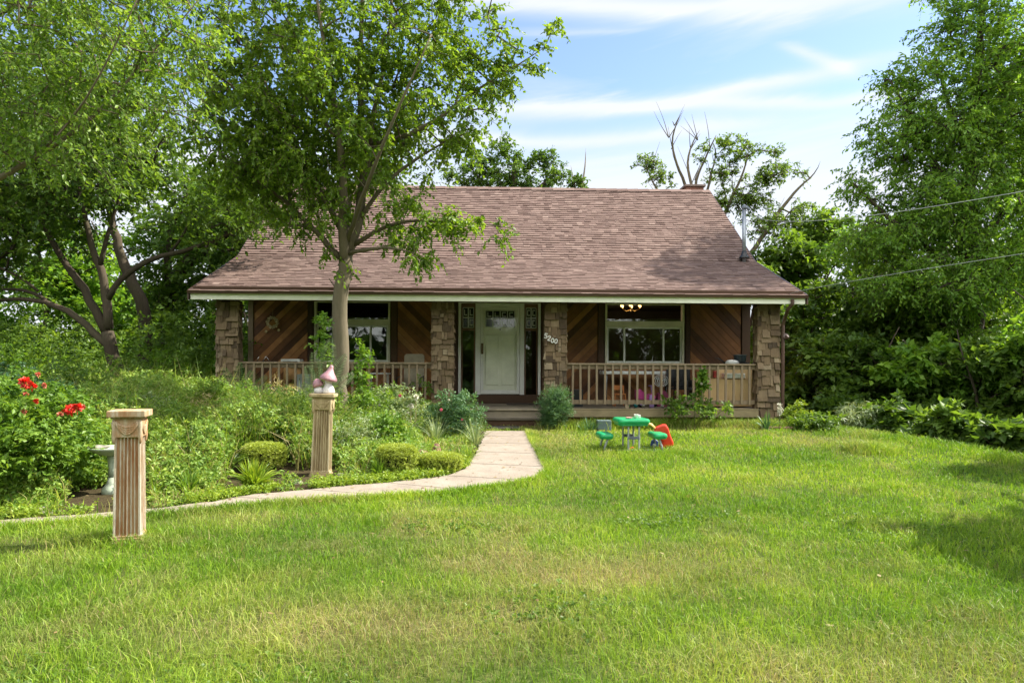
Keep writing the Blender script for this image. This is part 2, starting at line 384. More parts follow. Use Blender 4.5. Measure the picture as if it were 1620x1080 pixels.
for y0, y1, dens, wdt, hh in ((2.2, 3.6, 5200, .0042, .062), (3.6, 5, 4200, .0048, .062), (5, 7, 2700, .0062, .06), (7, 9.5, 1500, .0085, .06), (9.5, 12, 950, .0115, .06), (12, 14.4, 700, .014, .06)):
    x0, x1 = -.80 * y1 - 1.4, min(.78 * y1 + 2.0, 9.5)
    k = int((x1 - x0) * (y1 - y0) * dens)
    x = rng.uniform(x0, x1, k); y = rng.uniform(y0, y1, k)
    d_ = fbm(x, y, 3.1, 21); keep = (rng.random(k) < np.clip(.35 + 1.3 * d_, 0, 1)) & (x < XE(y) + .9) & ~inpoly(x, y, BED)
    # ragged overlap on the path edge
    inp = inpoly(x, y, PATH) | inpoly(x + .03, y + .03, PATH); keep &= ~inp
    x, y = x[keep], y[keep]; hn = fbm(x, y, 1.3, 31)
    XS.append(x); YS.append(y); HS.append(hh * (.45 + 1.15 * hn) * rng.uniform(.5, 1.35, len(x))); WS.append(np.full(len(x), wdt) * rng.uniform(.6, 1.25, len(x))); LS.append(rng.uniform(.1, 1.1, len(x)))
x, y, h_, w_, l_ = map(np.concatenate, (XS, YS, HS, WS, LS))
# taller unmown fringe: along the path's lawn edge, under the deck, lawn crest
def fringe(pts, n_, sp, hmin, hmax):
    p = resample(pts, 400)[rng.integers(0, 400, n_)]; return p[:, 0] + rng.normal(0, sp, n_), p[:, 1] + rng.normal(0, sp, n_), rng.uniform(hmin, hmax, n_)
fr = [fringe(PL + [0, -.05], 22000, .07, .04, .12), fringe([hw(.7, -.9)[:2], hw(3, -.35)[:2], hw(5.6, -.4)[:2]], 9000, .22, .08, .24),
      fringe([(5.9, 14), (6.4, 12.4), (7.2, 9), (8, 6)], 9000, .35, .06, .16), fringe([G(*p)[:2] for p in ((930, 712), (1010, 722), (1060, 715))], 2500, .25, .05, .13),
      fringe([G(*p)[:2] for p in ((1350, 712), (1400, 716))], 2500, .16, .06, .2), fringe([(-3.3, 5.5), (-2.8, 5.5)], 1400, .12, .06, .14)]
q_ = rng.uniform(0, 1, 2600); sy_ = 2.6 + 8 * q_; fr.append(((rng.uniform(-.78, .78, 2600)) * sy_, sy_, rng.uniform(.08, .15, 2600)))
cl_ = rng.uniform(0, 1, (60, 2)); ccx, ccy = (cl_[:, 0] - .5) * 9, 2.8 + 8.5 * cl_[:, 1]; ix = rng.integers(0, 60, 9000); fr.append((ccx[ix] + rng.normal(0, .10, 9000), ccy[ix] + rng.normal(0, .08, 9000), rng.uniform(.06, .12, 9000)))
for fx, fy, fh in fr:
    k = ~inpoly(fx, fy, PATH) & ~inpoly(fx, fy, BED)
    x = np.r_[x, fx[k]]; y = np.r_[y, fy[k]]; h_ = np.r_[h_, fh[k]]; w_ = np.r_[w_, .0035 + .0006 * fy[k]]; l_ = np.r_[l_, rng.uniform(.1, .8, k.sum())]
z = gz(x, y); dry = np.clip(dryness(x, y) * rng.uniform(.12, 1.2, len(x)) + (rng.random(len(x)) < .07) * .8, 0, 1)
rnd = np.clip(rng.random(len(x)) * .6 + (fbm(x, y, .7, 41) - .5) * 1.1 + .2, 0, 1)
w_ = w_ * (1 - .25 * dry); l_ = l_ + dry * .35
V, F, r_, d_ = blades(x, y, z, h_, w_, l_, .25, rnd, dry)
gmt, n, b = newmat('grass')
gc = ramp(n, [(.05, (.08, .17, .014)), (.4, (.162, .30, .02)), (.75, (.29, .425, .032)), (1, (.44, .53, .065))], attr(n, 'rnd'))
gc = mixc(n, attr(n, 'dry'), gc, ramp(n, [(0, (.30, .24, .10)), (1, (.55, .45, .24))], attr(n, 'rnd')))
n.links.new(gc, b.inputs['Base Color']); b.inputs['Roughness'].default_value = .5; b.inputs['Specular IOR Level'].default_value = .3
t = n.nodes.new('ShaderNodeBsdfTranslucent'); n.links.new(mixc(n, 1.0, gc, (1.1, 1.1, .6), 'MULTIPLY'), t.inputs['Color'])
mxs = n.nodes.new('ShaderNodeMixShader'); mxs.inputs[0].default_value = .4; n.links.new(b.outputs[0], mxs.inputs[1]); n.links.new(t.outputs[0], mxs.inputs[2]); n.links.new(mxs.outputs[0], n.nodes['Material Output'].inputs[0])
tag(npmesh('lawn_grass', V, F, gmt, {'rnd': r_, 'dry': d_}), 'mown green and tan lawn grass in front of the house', 'grass', kind='stuff')

# ================================================================== HOUSE
shake = grained('cedar_shake', [(.15, (.06, .04, .024)), (.45, (.155, .105, .06)), (.7, (.24, .175, .108)), (.9, (.33, .265, .185))], grain=(6, 6, .7), scale=6, dirt=.7, dirtcol=(.07, .055, .04))
plank = grained('stained_cedar', [(.15, (.075, .03, .011)), (.5, (.215, .088, .03)), (.8, (.40, .185, .066)), (1, (.5, .28, .11))], grain=(1, 1, 1), scale=7, rough=.5, dirt=.5, dirtcol=(.03, .014, .008))
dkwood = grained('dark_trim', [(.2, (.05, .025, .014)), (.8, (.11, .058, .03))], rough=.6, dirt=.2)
railw = grained('weathered_rail', [(.2, (.13, .095, .06)), (.5, (.25, .19, .125)), (.85, (.36, .29, .20))], grain=(1.5, 1.5, .4), scale=8, dirt=.6, dirtcol=(.12, .10, .06))
deckw = grained('deck_board', [(.2, (.14, .115, .085)), (.5, (.24, .205, .15)), (.85, (.33, .28, .2))], grain=(.5, 6, 6), scale=6, dirt=.6)
rimw = grained('rim_board', [(.2, (.20, .16, .09)), (.8, (.32, .26, .15))], grain=(.4, 6, 6), scale=6, dirt=.6, dirtcol=(.09, .07, .04))
roofm = grained('roof_shingle', [(.12, (.08, .051, .044)), (.4, (.145, .098, .085)), (.65, (.205, .145, .125)), (.9, (.29, .215, .185))], grain=(1, 1, 1), scale=26, rough=.95, bs=.5, dirt=.35, dirtcol=(.14, .11, .10), spec=.1)
gutm = plain('gutter_brown', (.085, .048, .038), .35)
fascm = plain('fascia_cream', (.74, .76, .64), .5, .05)
white = plain('white_paint', (.74, .75, .72), .4, .05)
cream = plain('cream_frame', (.66, .63, .50), .45, .08)
doorm = plain('door_cream', (.85, .85, .77), .45, .05)
brickm, n, b = newmat('red_foundation')
br = n.nodes.new('ShaderNodeTexBrick'); tcx = n.nodes.new('ShaderNodeTexCoord'); mp = n.nodes.new('ShaderNodeMapping'); mp.inputs['Rotation'].default_value = (R(90), 0, 0)
n.links.new(tcx.outputs['Object'], mp.inputs[0]); n.links.new(mp.outputs[0], br.inputs['Vector']); br.inputs['Scale'].default_value = 1; br.inputs['Brick Width'].default_value = .21; br.inputs['Row Height'].default_value = .075; br.inputs['Mortar Size'].default_value = .006
br.inputs['Color1'].default_value = (.21, .075, .05, 1); br.inputs['Color2'].default_value = (.14, .05, .038, 1); br.inputs['Mortar'].default_value = (.2, .16, .13, 1)
n.links.new(mixc(n, .3, br.outputs[0], ramp(n, [(.3, (.06, .03, .02)), (.7, (.3, .14, .1))], noise(n, 6, 5))), b.inputs['Base Color']); b.inputs['Roughness'].default_value = .95
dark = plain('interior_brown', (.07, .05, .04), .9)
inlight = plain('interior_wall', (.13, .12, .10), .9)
glass, n, b = newmat('window_glass'); n.nodes.remove(b)
gl = n.nodes.new('ShaderNodeBsdfGlossy'); gl.inputs['Roughness'].default_value = .02; gl.inputs['Color'].default_value = (.9, .95, .92, 1)
tr = n.nodes.new('ShaderNodeBsdfTransparent'); tr.inputs['Color'].default_value = (.5, .56, .53, 1)
fr_ = n.nodes.new('ShaderNodeFresnel'); fr_.inputs['IOR'].default_value = 1.6
wv = n.nodes.new('ShaderNodeBump'); wv.inputs['Strength'].default_value = .08; wv.inputs['Distance'].default_value = .05; n.links.new(noise(n, 1.7, 2), wv.inputs['Height']); n.links.new(wv.outputs[0], gl.inputs['Normal'])
mxs = n.nodes.new('ShaderNodeMixShader'); n.links.new(mathn(n, 'MINIMUM', mathn(n, 'MULTIPLY', fr_.outputs[0], 1.5), 1.0), mxs.inputs[0]); n.links.new(tr.outputs[0], mxs.inputs[1]); n.links.new(gl.outputs[0], mxs.inputs[2]); n.links.new(mxs.outputs[0], n.nodes['Material Output'].inputs[0])

sglass = glass.copy(); sglass.name = 'storm_glass'
for q in sglass.node_tree.nodes:
    if q.type == 'FRESNEL': q.inputs['IOR'].default_value = 1.3
    if q.type == 'BSDF_TRANSPARENT': q.inputs['Color'].default_value = (.97, .98, .95, 1)
house = empty('cedar_house', HO, R(YAW), 'low brown shingle-roofed house with deep front porch and diagonal cedar walls', 'house')
WY = 1.9
ZD = hz(1000, 646, 0); ZE, ZB, ZR = hz(787, 464, -.5), hz(787, 410, 2.2), hz(787, 298, 5.6)
XL, XR = hx(298, -.5), hx(1276, -.5)
WL, WR = hx(394, WY), hx(1186, WY)
ZC = 2.86; BY = 9.3
# --- roof
prof = [(-.5, ZE), (2.2, ZB), (5.6, ZR), (9.0, ZB), (11.7, ZE)]
mb = MB(); T = .045
for (y0, z0), (y1, z1) in zip(prof[:-1], prof[1:]):
    mb.r = .3; mb.add([(x, y, z + d) for x in (XL, XR) for (y, z) in ((y0, z0), (y1, z1)) for d in (-T, 0)], [(0, 2, 3, 1), (4, 5, 7, 6), (1, 3, 7, 5), (0, 4, 6, 2)])
y0, z0 = prof[0]; mb.add([(XL, y0, z0 - T), (XR, y0, z0 - T), (XR, y0, z0), (XL, y0, z0)], [(0, 1, 2, 3)])
tr_ = random.Random(5)
for si, ((y0, z0), (y1, z1)) in enumerate(zip(prof[:-1], prof[1:])):
    dy, dz = y1 - y0, z1 - z0; Ls = math.hypot(dy, dz); dy /= Ls; dz /= Ls; ny, nz = (-dz, dy)
    if si >= 2: courses = 14
    else: courses = round(Ls / .12)
    e = Ls / courses
    for k in range(courses):
        s0, s1 = k * e, min((k + 1) * e + .02, Ls + .01)
        if si >= 2: s0, s1 = Ls - (k + 1) * e, Ls - k * e + .01
        x = XL - .01; wob = tr_.uniform(-.004, .004); cr = tr_.uniform(-.06, .06)
        while x < XR:
            w = tr_.uniform(.09, .24) if si < 2 else 1.5; x1 = min(x + w, XR + .01)
            mb.r = min(1, max(0, tr_.gauss(.48 + cr, .15))); h0 = tr_.choice((.013, .017, .021)) if si == 0 else tr_.choice((.02, .025, .03)); h1 = .004
            if si >= 2: h0, h1 = .004, .02
            sa = s0 + wob + tr_.uniform(-.003, .003)
            pa = (y0 + dy * sa, z0 + dz * sa); pb = (y0 + dy * s1, z0 + dz * s1)
            A = (pa[0] + ny * h0, pa[1] + nz * h0); B = (pb[0] + ny * h1, pb[1] + nz * h1)
            mb.add([(x, *pa), (x1, *pa), (x, *A), (x1, *A), (x, *B), (x1, *B)], [(0, 1, 3, 2), (2, 3, 5, 4), (0, 2, 4), (1, 5, 3)])
            x = x1
mb.r = .35
x = XL
while x < XR:      # ridge caps
    x1 = min(x + .3, XR); mb.r = tr_.uniform(.2, .7)
    for sgn, yy in ((-1, 5.6), (1, 5.6)):
        mb.add([(x, 5.6, ZR + .035), (x1, 5.6, ZR + .045), (x1, 5.6 + sgn * .16, ZR - .06), (x, 5.6 + sgn * .16, ZR - .07)], [(0, 1, 2, 3)])
    x = x1
roof = mb.build('roof', roofm, house)
for X in (XL - .025, XR + .003):
    mb = MB()
    for (y0, z0), (y1, z1) in zip(prof[:-1], prof[1:]):
        mb.add([(x, y, z + d) for x in (X, X + .022) for (y, z) in ((y0, z0), (y1, z1)) for d in (-.17, .02)], [(0, 1, 3, 2), (4, 6, 7, 5), (1, 5, 7, 3), (0, 2, 6, 4), (0, 4, 5, 1), (2, 3, 7, 6)])
    mb.build('rake_board', gutm, roof)
# soffit + fascia + gutter
mb = MB(); mb.box(XL + .02, XR - .02, -.47, -.44, ZE - .155, ZE - .03); mb.build('fascia', fascm, house)
mb = MB(); g0, g1 = ZE - .045, ZE + .005
mb.prism([(0, 0), (.06, 0), (.072, .035), (.084, .05), (.077, .05), (.067, .037), (.055, .007), (0.006, .007), (.006, .045), (0, .045)], XL - .02, XR + .02, Matrix(((0, 1, 0, 0), (-1, 0, 0, -.473), (0, 0, 1, g0), (0, 0, 0, 1))))
mb.build('gutter', gutm, house, fix=True)
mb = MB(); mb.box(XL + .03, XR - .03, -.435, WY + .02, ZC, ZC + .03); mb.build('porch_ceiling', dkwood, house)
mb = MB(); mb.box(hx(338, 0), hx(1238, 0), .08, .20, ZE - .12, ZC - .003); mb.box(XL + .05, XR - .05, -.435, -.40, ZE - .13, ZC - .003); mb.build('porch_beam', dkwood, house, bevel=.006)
# --- main body walls
mb = MB()
def gable(x0, x1): mb.add([(x, y, z) for x in (x0, x1) for y, z in ((WY, .05), (BY, .05), (BY, ZB - .2), (5.6, ZR - .16), (2.2, ZB - .16), (WY, ZB - .28))], [tuple(range(6)), tuple(range(11, 5, -1))] + [(i, i + 6, (i + 1) % 6 + 6, (i + 1) % 6) for i in range(6)])
gable(WL, WL + .12); mb.build('side_wall', plank, house, fix=True); mb = MB(); gable(WR - .12, WR); mb.build('side_wall', plank, house, fix=True)
mb = MB(); mb.box(WL + .125, WR - .125, BY - .12, BY, .05, ZB - .2); mb.build('rear_wall', plank, house)
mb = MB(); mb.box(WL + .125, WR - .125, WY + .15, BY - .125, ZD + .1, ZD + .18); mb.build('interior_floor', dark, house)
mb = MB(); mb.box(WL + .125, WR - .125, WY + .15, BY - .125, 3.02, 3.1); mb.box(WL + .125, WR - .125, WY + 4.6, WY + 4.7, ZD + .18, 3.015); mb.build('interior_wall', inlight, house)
ZDs, ZDt = hz(790, 624, WY), hz(790, 480, WY)
DX0, DX1 = hx(725, WY), hx(855, WY)
win = []
for a, bb in ((497, 617), (957, 1082)): win.append((hx(a, WY), hx(bb, WY)))
ZWb = hz(1020, 578, WY) - .42
ZWb2 = hz(1020, 576, WY)
mb = MB()   # solid backing wall around the openings
def wallseg(x0, x1, z0, z1): mb.box(x0, x1, WY + .02, WY + .14, z0, z1)
xs = [WL + .125, win[0][0], win[0][1], DX0, DX1, win[1][0], win[1][1], WR - .125]
for i in (0, 2, 4, 6): wallseg(xs[i], xs[i + 1], ZD, ZC)
for i in (1, 5): wallseg(xs[i] , xs[i + 1], ZD, ZWb2)
mb.box(xs[3], xs[4], WY + .02, WY + .14, ZD, ZDs); mb.box(WL, WR, WY + .02, WY + .14, ZC + .04, ZB - .3)
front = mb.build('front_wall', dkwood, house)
def clip(poly, ax, lim, sgn):
    out = []
    for i in range(len(poly)):
        p, q = poly[i], poly[(i + 1) % len(poly)]; a, b_ = (p[ax] - lim) * sgn, (q[ax] - lim) * sgn
        if a >= 0: out.append(p)
        if (a >= 0) != (b_ >= 0): t = a / (a - b_); out.append((p[0] + (q[0] - p[0]) * t, p[1] + (q[1] - p[1]) * t))
    return out
def diag(x0, x1, z0, z1, sgn, seed, y=WY + .018):
    mb = MB(); r = random.Random(seed); w = .125; s2 = math.sqrt(.5); cx_, cz_ = (x0 + x1) / 2, (z0 + z1) / 2; q = -4
    while q < 4:
        a, b_ = q + .007, q + w
        pts = [(cx_ + s2 * t * 1 - sgn * s2 * qq, cz_ + sgn * s2 * t + s2 * qq) for qq, t in ((a, -5), (a, 5), (b_, 5), (b_, -5))]
        for ax, lim, sg in ((0, x0, 1), (0, x1, -1), (1, z0, 1), (1, z1, -1)):
            if pts: pts = clip(pts, ax, lim, sg)
        if len(pts) > 2: mb.r = min(1, max(0, r.gauss(.45, .3))); mb.prism(pts, y - .018 - r.uniform(0, .004), y - .001)
        q += w
    return mb.build('cedar_panel', plank, front, fix=True)
tb = lambda px: hx(px, WY)
trims = [(393, 401), (487, 495), (619, 628), (718, 724), (857, 863), (946, 955), (1084, 1091), (1173, 1186)]
panels = [(402, 486, 1, 0), (629, 717, -1, 1), (864, 945, 1, 2), (1092, 1172, -1, 3)]
for a, bb, sg, sdd in panels: diag(tb(a), tb(bb), ZD + .02, ZC - .01, sg, sdd)
diag(win[0][0], win[0][1], ZD + .02, ZWb2 - .06, 1, 7); diag(win[1][0], win[1][1], ZD + .02, ZWb2 - .06, -1, 8)
for a, bb in trims:
    mb = MB(); mb.r = random.random(); mb.box(tb(a), tb(bb), WY - .035, WY + .018, ZD, ZC - .002); mb.build('wall_trim', railw if a in (393,) else dkwood, front, bevel=.004)
# windows
for wi, (x0, x1) in enumerate(win):
    mb = MB(); t = .045; zt = hz(1020, 480, WY); zm0, zm1 = hz(1020, 517, WY), hz(1020, 508, WY); zb = ZWb2
    mb.box(x0, x0 + t, WY - .02, WY + .12, zb, zt); mb.box(x1 - t, x1, WY - .02, WY + .12, zb, zt)
    mb.box(x0 + t, x1 - t, WY - .02, WY + .12, zt - .03, zt); mb.box(x0 + t, x1 - t, WY - .02, WY + .12, zb, zb + .03); mb.box(x0 + t, x1 - t, WY - .024, WY + .12, zm0, zm1)
    wf = mb.build('window', cream, front, bevel=.005)
    # sliding sashes
    wlen = x1 - x0; ma, mbx = x0 + wlen * .245, x0 + wlen * .74
    for a, bb, yy in ((x0 + t, ma + .02, WY + .03), (ma - .02, mbx + .02, WY + .0), (mbx - .02, x1 - t, WY + .03)):
        m2 = MB(); s_ = .04; z0_, z1_ = zb + .032, zm0 - .002
        m2.box(a, a + s_, yy, yy + .028, z0_, z1_); m2.box(bb - s_, bb, yy, yy + .028, z0_, z1_); m2.box(a + s_, bb - s_, yy, yy + .028, z1_ - s_, z1_); m2.box(a + s_, bb - s_, yy, yy + .028, z0_, z0_ + s_)
        m2.build('sash', white, wf, bevel=.003)
        m3 = MB(); m3.add([(a + s_, yy + .014, z0_ + s_), (bb - s_, yy + .014, z0_ + s_), (bb - s_, yy + .014, z1_ - s_), (a + s_, yy + .014, z1_ - s_)], [(0, 1, 2, 3)]); m3.build('pane', glass, wf)
    m3 = MB(); m3.add([(x0 + t, WY + .05, zm1), (x1 - t, WY + .05, zm1), (x1 - t, WY + .05, zt - .03), (x0 + t, WY + .05, zt - .03)], [(0, 1, 2, 3)]); m3.build('pane', glass, wf)
    if wi == 0 or 1:
        m4 = MB(); m4.box(x0 - .03, x1 + .03, WY - .06, WY - .021, zb - .05, zb - .002); m4.build('sill', cream, wf, bevel=.004)
# entrance
ent = MB()
for a, bb in ((725, 729), (851, 855)): ent.box(tb(a), tb(bb), WY - .03, WY + .1, ZDs, ZDt)
ent.box(tb(725), tb(855), WY - .028, WY + .1, ZDt + .002, ZDt + .04)
entr = ent.build('entrance_frame', white, house, bevel=.004)
mb = MB(); mb.r = .4; mb.box(tb(722), tb(858), WY - .10, WY + .02, ZD + .002, ZDs - .002); mb.build('threshold', dkwood, entr, bevel=.01)
mesh_d = MB()
for s0, s1 in ((752, 760), (822, 829)): mesh_d.box(tb(s0), tb(s1), WY - .05, WY + .08, ZDs + .001, ZDt - .001)
mesh_d.box(tb(760), tb(822), WY - .05, WY + .08, hz(790, 486, WY), ZDt - .001)
mesh_d.build('door_casing', white, entr, bevel=.006)
door = MB(); dx0, dx1, dz0, dz1 = tb(760.3), tb(821.7), ZDs + .015, hz(790, 486.5, WY)
door.box(dx0 + .01, dx1 - .01, WY + .03, WY + .07, dz0, dz1)
dobj = door.build('door', doorm, house)
for a_, b__ in ((dx0 + .11, (dx0 + dx1) / 2 - .04), ((dx0 + dx1) / 2 + .04, dx1 - .11)):
    m = MB(); m.box(a_, b__, WY + .012, WY + .0295, dz0 + .2, hz(790, 530, WY)); m.build('door_panel', doorm, dobj, bevel=.012)
sd_ = MB(); q = .06
sd_.box(dx0, dx0 + q, WY - .035, WY - .005, dz0, dz1); sd_.box(dx1 - q, dx1, WY - .035, WY - .005, dz0, dz1); sd_.box(dx0 + q, dx1 - q, WY - .035, WY - .005, dz1 - .05, dz1); sd_.box(dx0 + q, dx1 - q, WY - .035, WY - .005, dz0, dz0 + .09)
sd_.build('storm_door_frame', white, dobj, bevel=.004)
m3 = MB(); m3.add([(dx0 + q, WY - .02, dz0 + .09), (dx1 - q, WY - .02, dz0 + .09), (dx1 - q, WY - .02, dz1 - .05), (dx0 + q, WY - .02, dz1 - .05)], [(0, 1, 2, 3)]); m3.build('storm_pane', sglass, dobj)
leadm = plain('lead_came', (.62, .64, .62), .35); dglass = plain('dark_leaded_glass', (.03, .035, .04), .08)
def leaded(x0, x1, z0, z1, nx, nz, y, par):
    m = MB(); m.box(x0, x1, y, y + .01, z0, z1); o = m.build('leaded_pane', dglass, par)
    m = MB(); t = .012; rr = random.Random(int(x0 * 99))
    for i in range(nx + 1):
        xx = x0 + (x1 - x0) * i / nx; m.box(xx - t, xx + t, y - .012, y - .001, z0, z1)
    for k in range(nz + 1):
        zz = z0 + (z1 - z0) * k / nz; m.box(x0 + t, x1 - t, y - .010, y - .0015, zz - t, zz + t)
    w_, h__ = (x1 - x0) / nx, (z1 - z0) / nz
    for i in range(nx):
        for k in range(nz):
            if rr.random() < .75:
                u0 = x0 + w_ * (i + .25); u1 = x0 + w_ * (i + .78); v0 = z0 + h__ * (k + .22); v1 = z0 + h__ * (k + .8)
                m.box(u0, u1, y - .006, y - .002, v0, v0 + .022); m.box(u0, u0 + .018, y - .0065, y - .0025, v0 + .022, v1)
                if rr.random() < .6: m.box(u0 + .018, u1, y - .006, y - .002, v1 - .02, v1)
    m.build('lead_came', leadm, par)
leaded(tb(768), tb(814), hz(790, 517, WY), hz(790, 491, WY), 4, 2, WY + .018, dobj)
m = MB(); m.tube([(tb(791), WY + .03, hz(790, 521, WY)), (tb(791), WY + .012, hz(790, 521, WY))], .016, 10); m.build('peephole', gutm, dobj)
m = MB(); hxx = dx0 + .035
m.box(hxx - .025, hxx + .025, WY - .047, WY - .036, hz(790, 560, WY), hz(790, 543, WY)); m.tube([(hxx, WY - .05, hz(790, 547, WY)), (hxx, WY - .085, hz(790, 548, WY)), (hxx, WY - .085, hz(790, 556, WY)), (hxx, WY - .05, hz(790, 557, WY))], .009, 8)
m.build('door_handle', plain('bronze', (.12, .08, .05), .35, metallic=.8), dobj)
sidelm = plain('sidelight_frame', (.16, .085, .05), .5)
for a, bb in ((729.5, 751.5), (829.5, 850.5)):
    x0, x1 = tb(a), tb(bb); m = MB(); m.box(x0, x0 + .03, WY, WY + .06, ZDs, ZDt); m.box(x1 - .03, x1, WY, WY + .06, ZDs, ZDt); m.box(x0 + .03, x1 - .03, WY, WY + .06, hz(790, 523, WY), hz(790, 519, WY)); m.box(x0 + .03, x1 - .03, WY, WY + .06, ZDt - .09, ZDt)
    o = m.build('sidelight', sidelm, house, bevel=.003)
    m = MB(); m.add([(x0 + .03, WY + .03, ZDs), (x1 - .03, WY + .03, ZDs), (x1 - .03, WY + .03, hz(790, 523, WY)), (x0 + .03, WY + .03, hz(790, 523, WY))], [(0, 1, 2, 3)]); m.build('pane', glass, o)
    leaded(x0 + .031, x1 - .031, hz(790, 518.5, WY), ZDt - .095, 2, 2, WY + .035, o)
# pillars clad in shakes
def pillar(a, bb, seed, yo=0.0):
    r = random.Random(seed); x0, x1 = hx(a, yo), hx(bb, yo); d = .26; z0, z1 = gzf(*hw(x0, yo)[:2]) - .3, ZE - .125
    m = MB(); m.r = .1; m.box(x0 + .03, x1 - .03, yo + .03, yo + d - .03, z0, z1); core = m.build('pillar', dkwood, house)
    m = MB()
    for face in range(4):
        L_ = (x1 - x0) if face in (0, 2) else d; zc = z0
        while zc < z1:
            zt = min(zc + r.uniform(.09, .16), z1); u = 0
            while u < L_ - .02:
                w = r.choice((.06, .08, .10, .13, .17, .22)); u1 = min(u + w, L_)
                if L_ - u1 < .05: u1 = L_
                zb_ = zc + r.uniform(-.05, .03); th = r.uniform(.014, .065); m.r = min(1, max(0, r.gauss(.5, .27)))
                if r.random() < .08: zb_ += .05
                zT = min(zt + .06, z1)
                a0, a1 = u + .004, u1 - .004
                if face == 0: f = lambda u_, o_: (x0 + u_, yo - o_ + .03)
                elif face == 2: f = lambda u_, o_: (x1 - u_, yo + d - .03 + o_)
                elif face == 1: f = lambda u_, o_: (x1 - .03 + o_, yo + u_)
                else: f = lambda u_, o_: (x0 + .03 - o_, yo + d - u_)
                vs = [(*f(a0, 0.0), zb_), (*f(a1, 0.0), zb_), (*f(a0, th), zb_), (*f(a1, th), zb_ + r.uniform(-.008, .008)), (*f(a0, .004), zT), (*f(a1, .004), zT)]
                m.add(vs, [(0, 1, 3, 2), (2, 3, 5, 4), (0, 2, 4), (1, 5, 3)]); u = u1
            zc = zt
    m.build('shake_cladding', shake, core); return core
pil = [pillar(a, bb, i * 3 + 1) for i, (a, bb) in enumerate(((341, 377), (682, 718), (861, 897), (1198, 1234)))]
# deck
PX = [hx(v, 0) for v in (341, 377, 682, 718, 861, 897, 1198, 1234)]
mb = MB(); yb = .02; r = random.Random(3)
yy = .02
while yy < WY - .02:
    y1 = min(yy + .135, WY - .005); mb.r = r.random()
    mb.box(PX[0] + .05, PX[7] - .05, yy, y1 - .006, ZD - .035, ZD) ; yy = y1
deck = mb.build('deck', deckw, house)
for a, bb in ((PX[1] - .02, PX[2] + .02), (PX[5] - .02, PX[6] + .02)):
    m = MB(); m.r = .6; m.box(a, bb, -.03, .017, ZD - .17, ZD - .04); m.r = .3; m.box(a, bb, -.012, .0175, ZD - .036, ZD - .002); m.build('rim_board', rimw, deck, bevel=.004)
m = MB(); m.box(PX[0] + .1, PX[7] - .1, .10, WY - .1, -.25, ZD - .04); m.build('foundation', brickm, house)
# steps
def board(x0, x1, y0, y1, z0, z1, mat, par, nm='step'):
    m = MB(); rr = random.Random(int(z1 * 1000)); k = max(1, round((y1 - y0) / .14)); w = (y1 - y0) / k
    for i in range(k): m.r = rr.random(); m.box(x0, x1, y0 + i * w, y0 + (i + 1) * w - .006, z0, z1)
    return m.build(nm, mat, par, bevel=.004)
sx0, sx1 = hx(740, -.2), hx(866, -.2)
st1 = board(PX[3] - .02, PX[4] + .02, -.14, .015, ZD - .035, ZD - .001, deckw, deck); m = MB(); m.box(PX[3] + .02, PX[4] - .02, -.10, -.02, ZD - .19, ZD - .037); m.build('riser', deckw, st1)
z2 = ZD - .165
st2 = board(sx0, sx1, -.46, -.105, z2 - .04, z2, deckw, deck); m = MB(); m.box(sx0 + .02, sx1 - .02, -.43, -.12, .03, z2 - .042); m.build('riser', dkwood, st2)
# railings
def railing(x0, x1, n_, y=.12, seed=0):
    zt = hz(1000, 574.5, 0); r = random.Random(seed); cx_ = (x0 + x1) / 2
    m = MB(); m.r = .55; m.box(x0, x1, y - .055, y + .055, zt - .035, zt); top = m.build('railing', railw, house, bevel=.005)
    m = MB(); m.r = .3; m.box(x0, x1, y - .01, y + .028, zt - .12, zt - .037); m.build('upper_rail', railw, top, bevel=.004)
    zb = hz(1000, 633, 0); m = MB(); m.r = .4; m.box(x0, x1, y - .01, y + .028, zb - .085, zb); m.build('lower_rail', railw, top, bevel=.004)
    m = MB(); m.box(-.021, .021, -.044, -.006, 0, zt - zb + .05); proto = None
    for i in range(n_):
        bx = x0 + (x1 - x0) * (i + .75) / (n_ + .5)
        if proto is None: m.r = .6; o = proto = m.build('baluster', railw, top, bevel=.003)
        else: o = proto.copy(); COL.objects.link(o); o.parent = top
        o.location = (bx, y - .004, zb - .085 - r.uniform(0, .01)); o.rotation_euler = (0, r.uniform(-.012, .012), 0)
    return top
railing(PX[1], PX[2], 23); railing(PX[5], PX[6], 23, seed=2)
m = MB(); m.box(PX[1] + 1.2, PX[1] + 1.3, .1, .2, ZD - .0, ZD + .1)
# blocks under the lower rail
for k, px in enumerate((992, 1107)):
    m = MB(); m.r = .8; xx = hx(px, .14); m.box(xx - .04, xx + .04, .11, .18, ZD + .001, hz(1000, 633, 0) - .087); m.build('rail_block', railw, deck, bevel=.004)
# chimney
m = MB(); cx_, cy_ = hx(1094, 6.6), 6.6; m.box(cx_ - .26, cx_ + .26, cy_ - .26, cy_ + .26, ZB, ZR + .31); ch = m.build('chimney', brickm, roof)
m = MB(); m.box(cx_ - .31, cx_ + .31, cy_ - .31, cy_ + .31, ZR + .312, ZR + .375); m.build('chimney_cap', plain('cap_stone', (.2, .15, .13), .9), ch, bevel=.01)
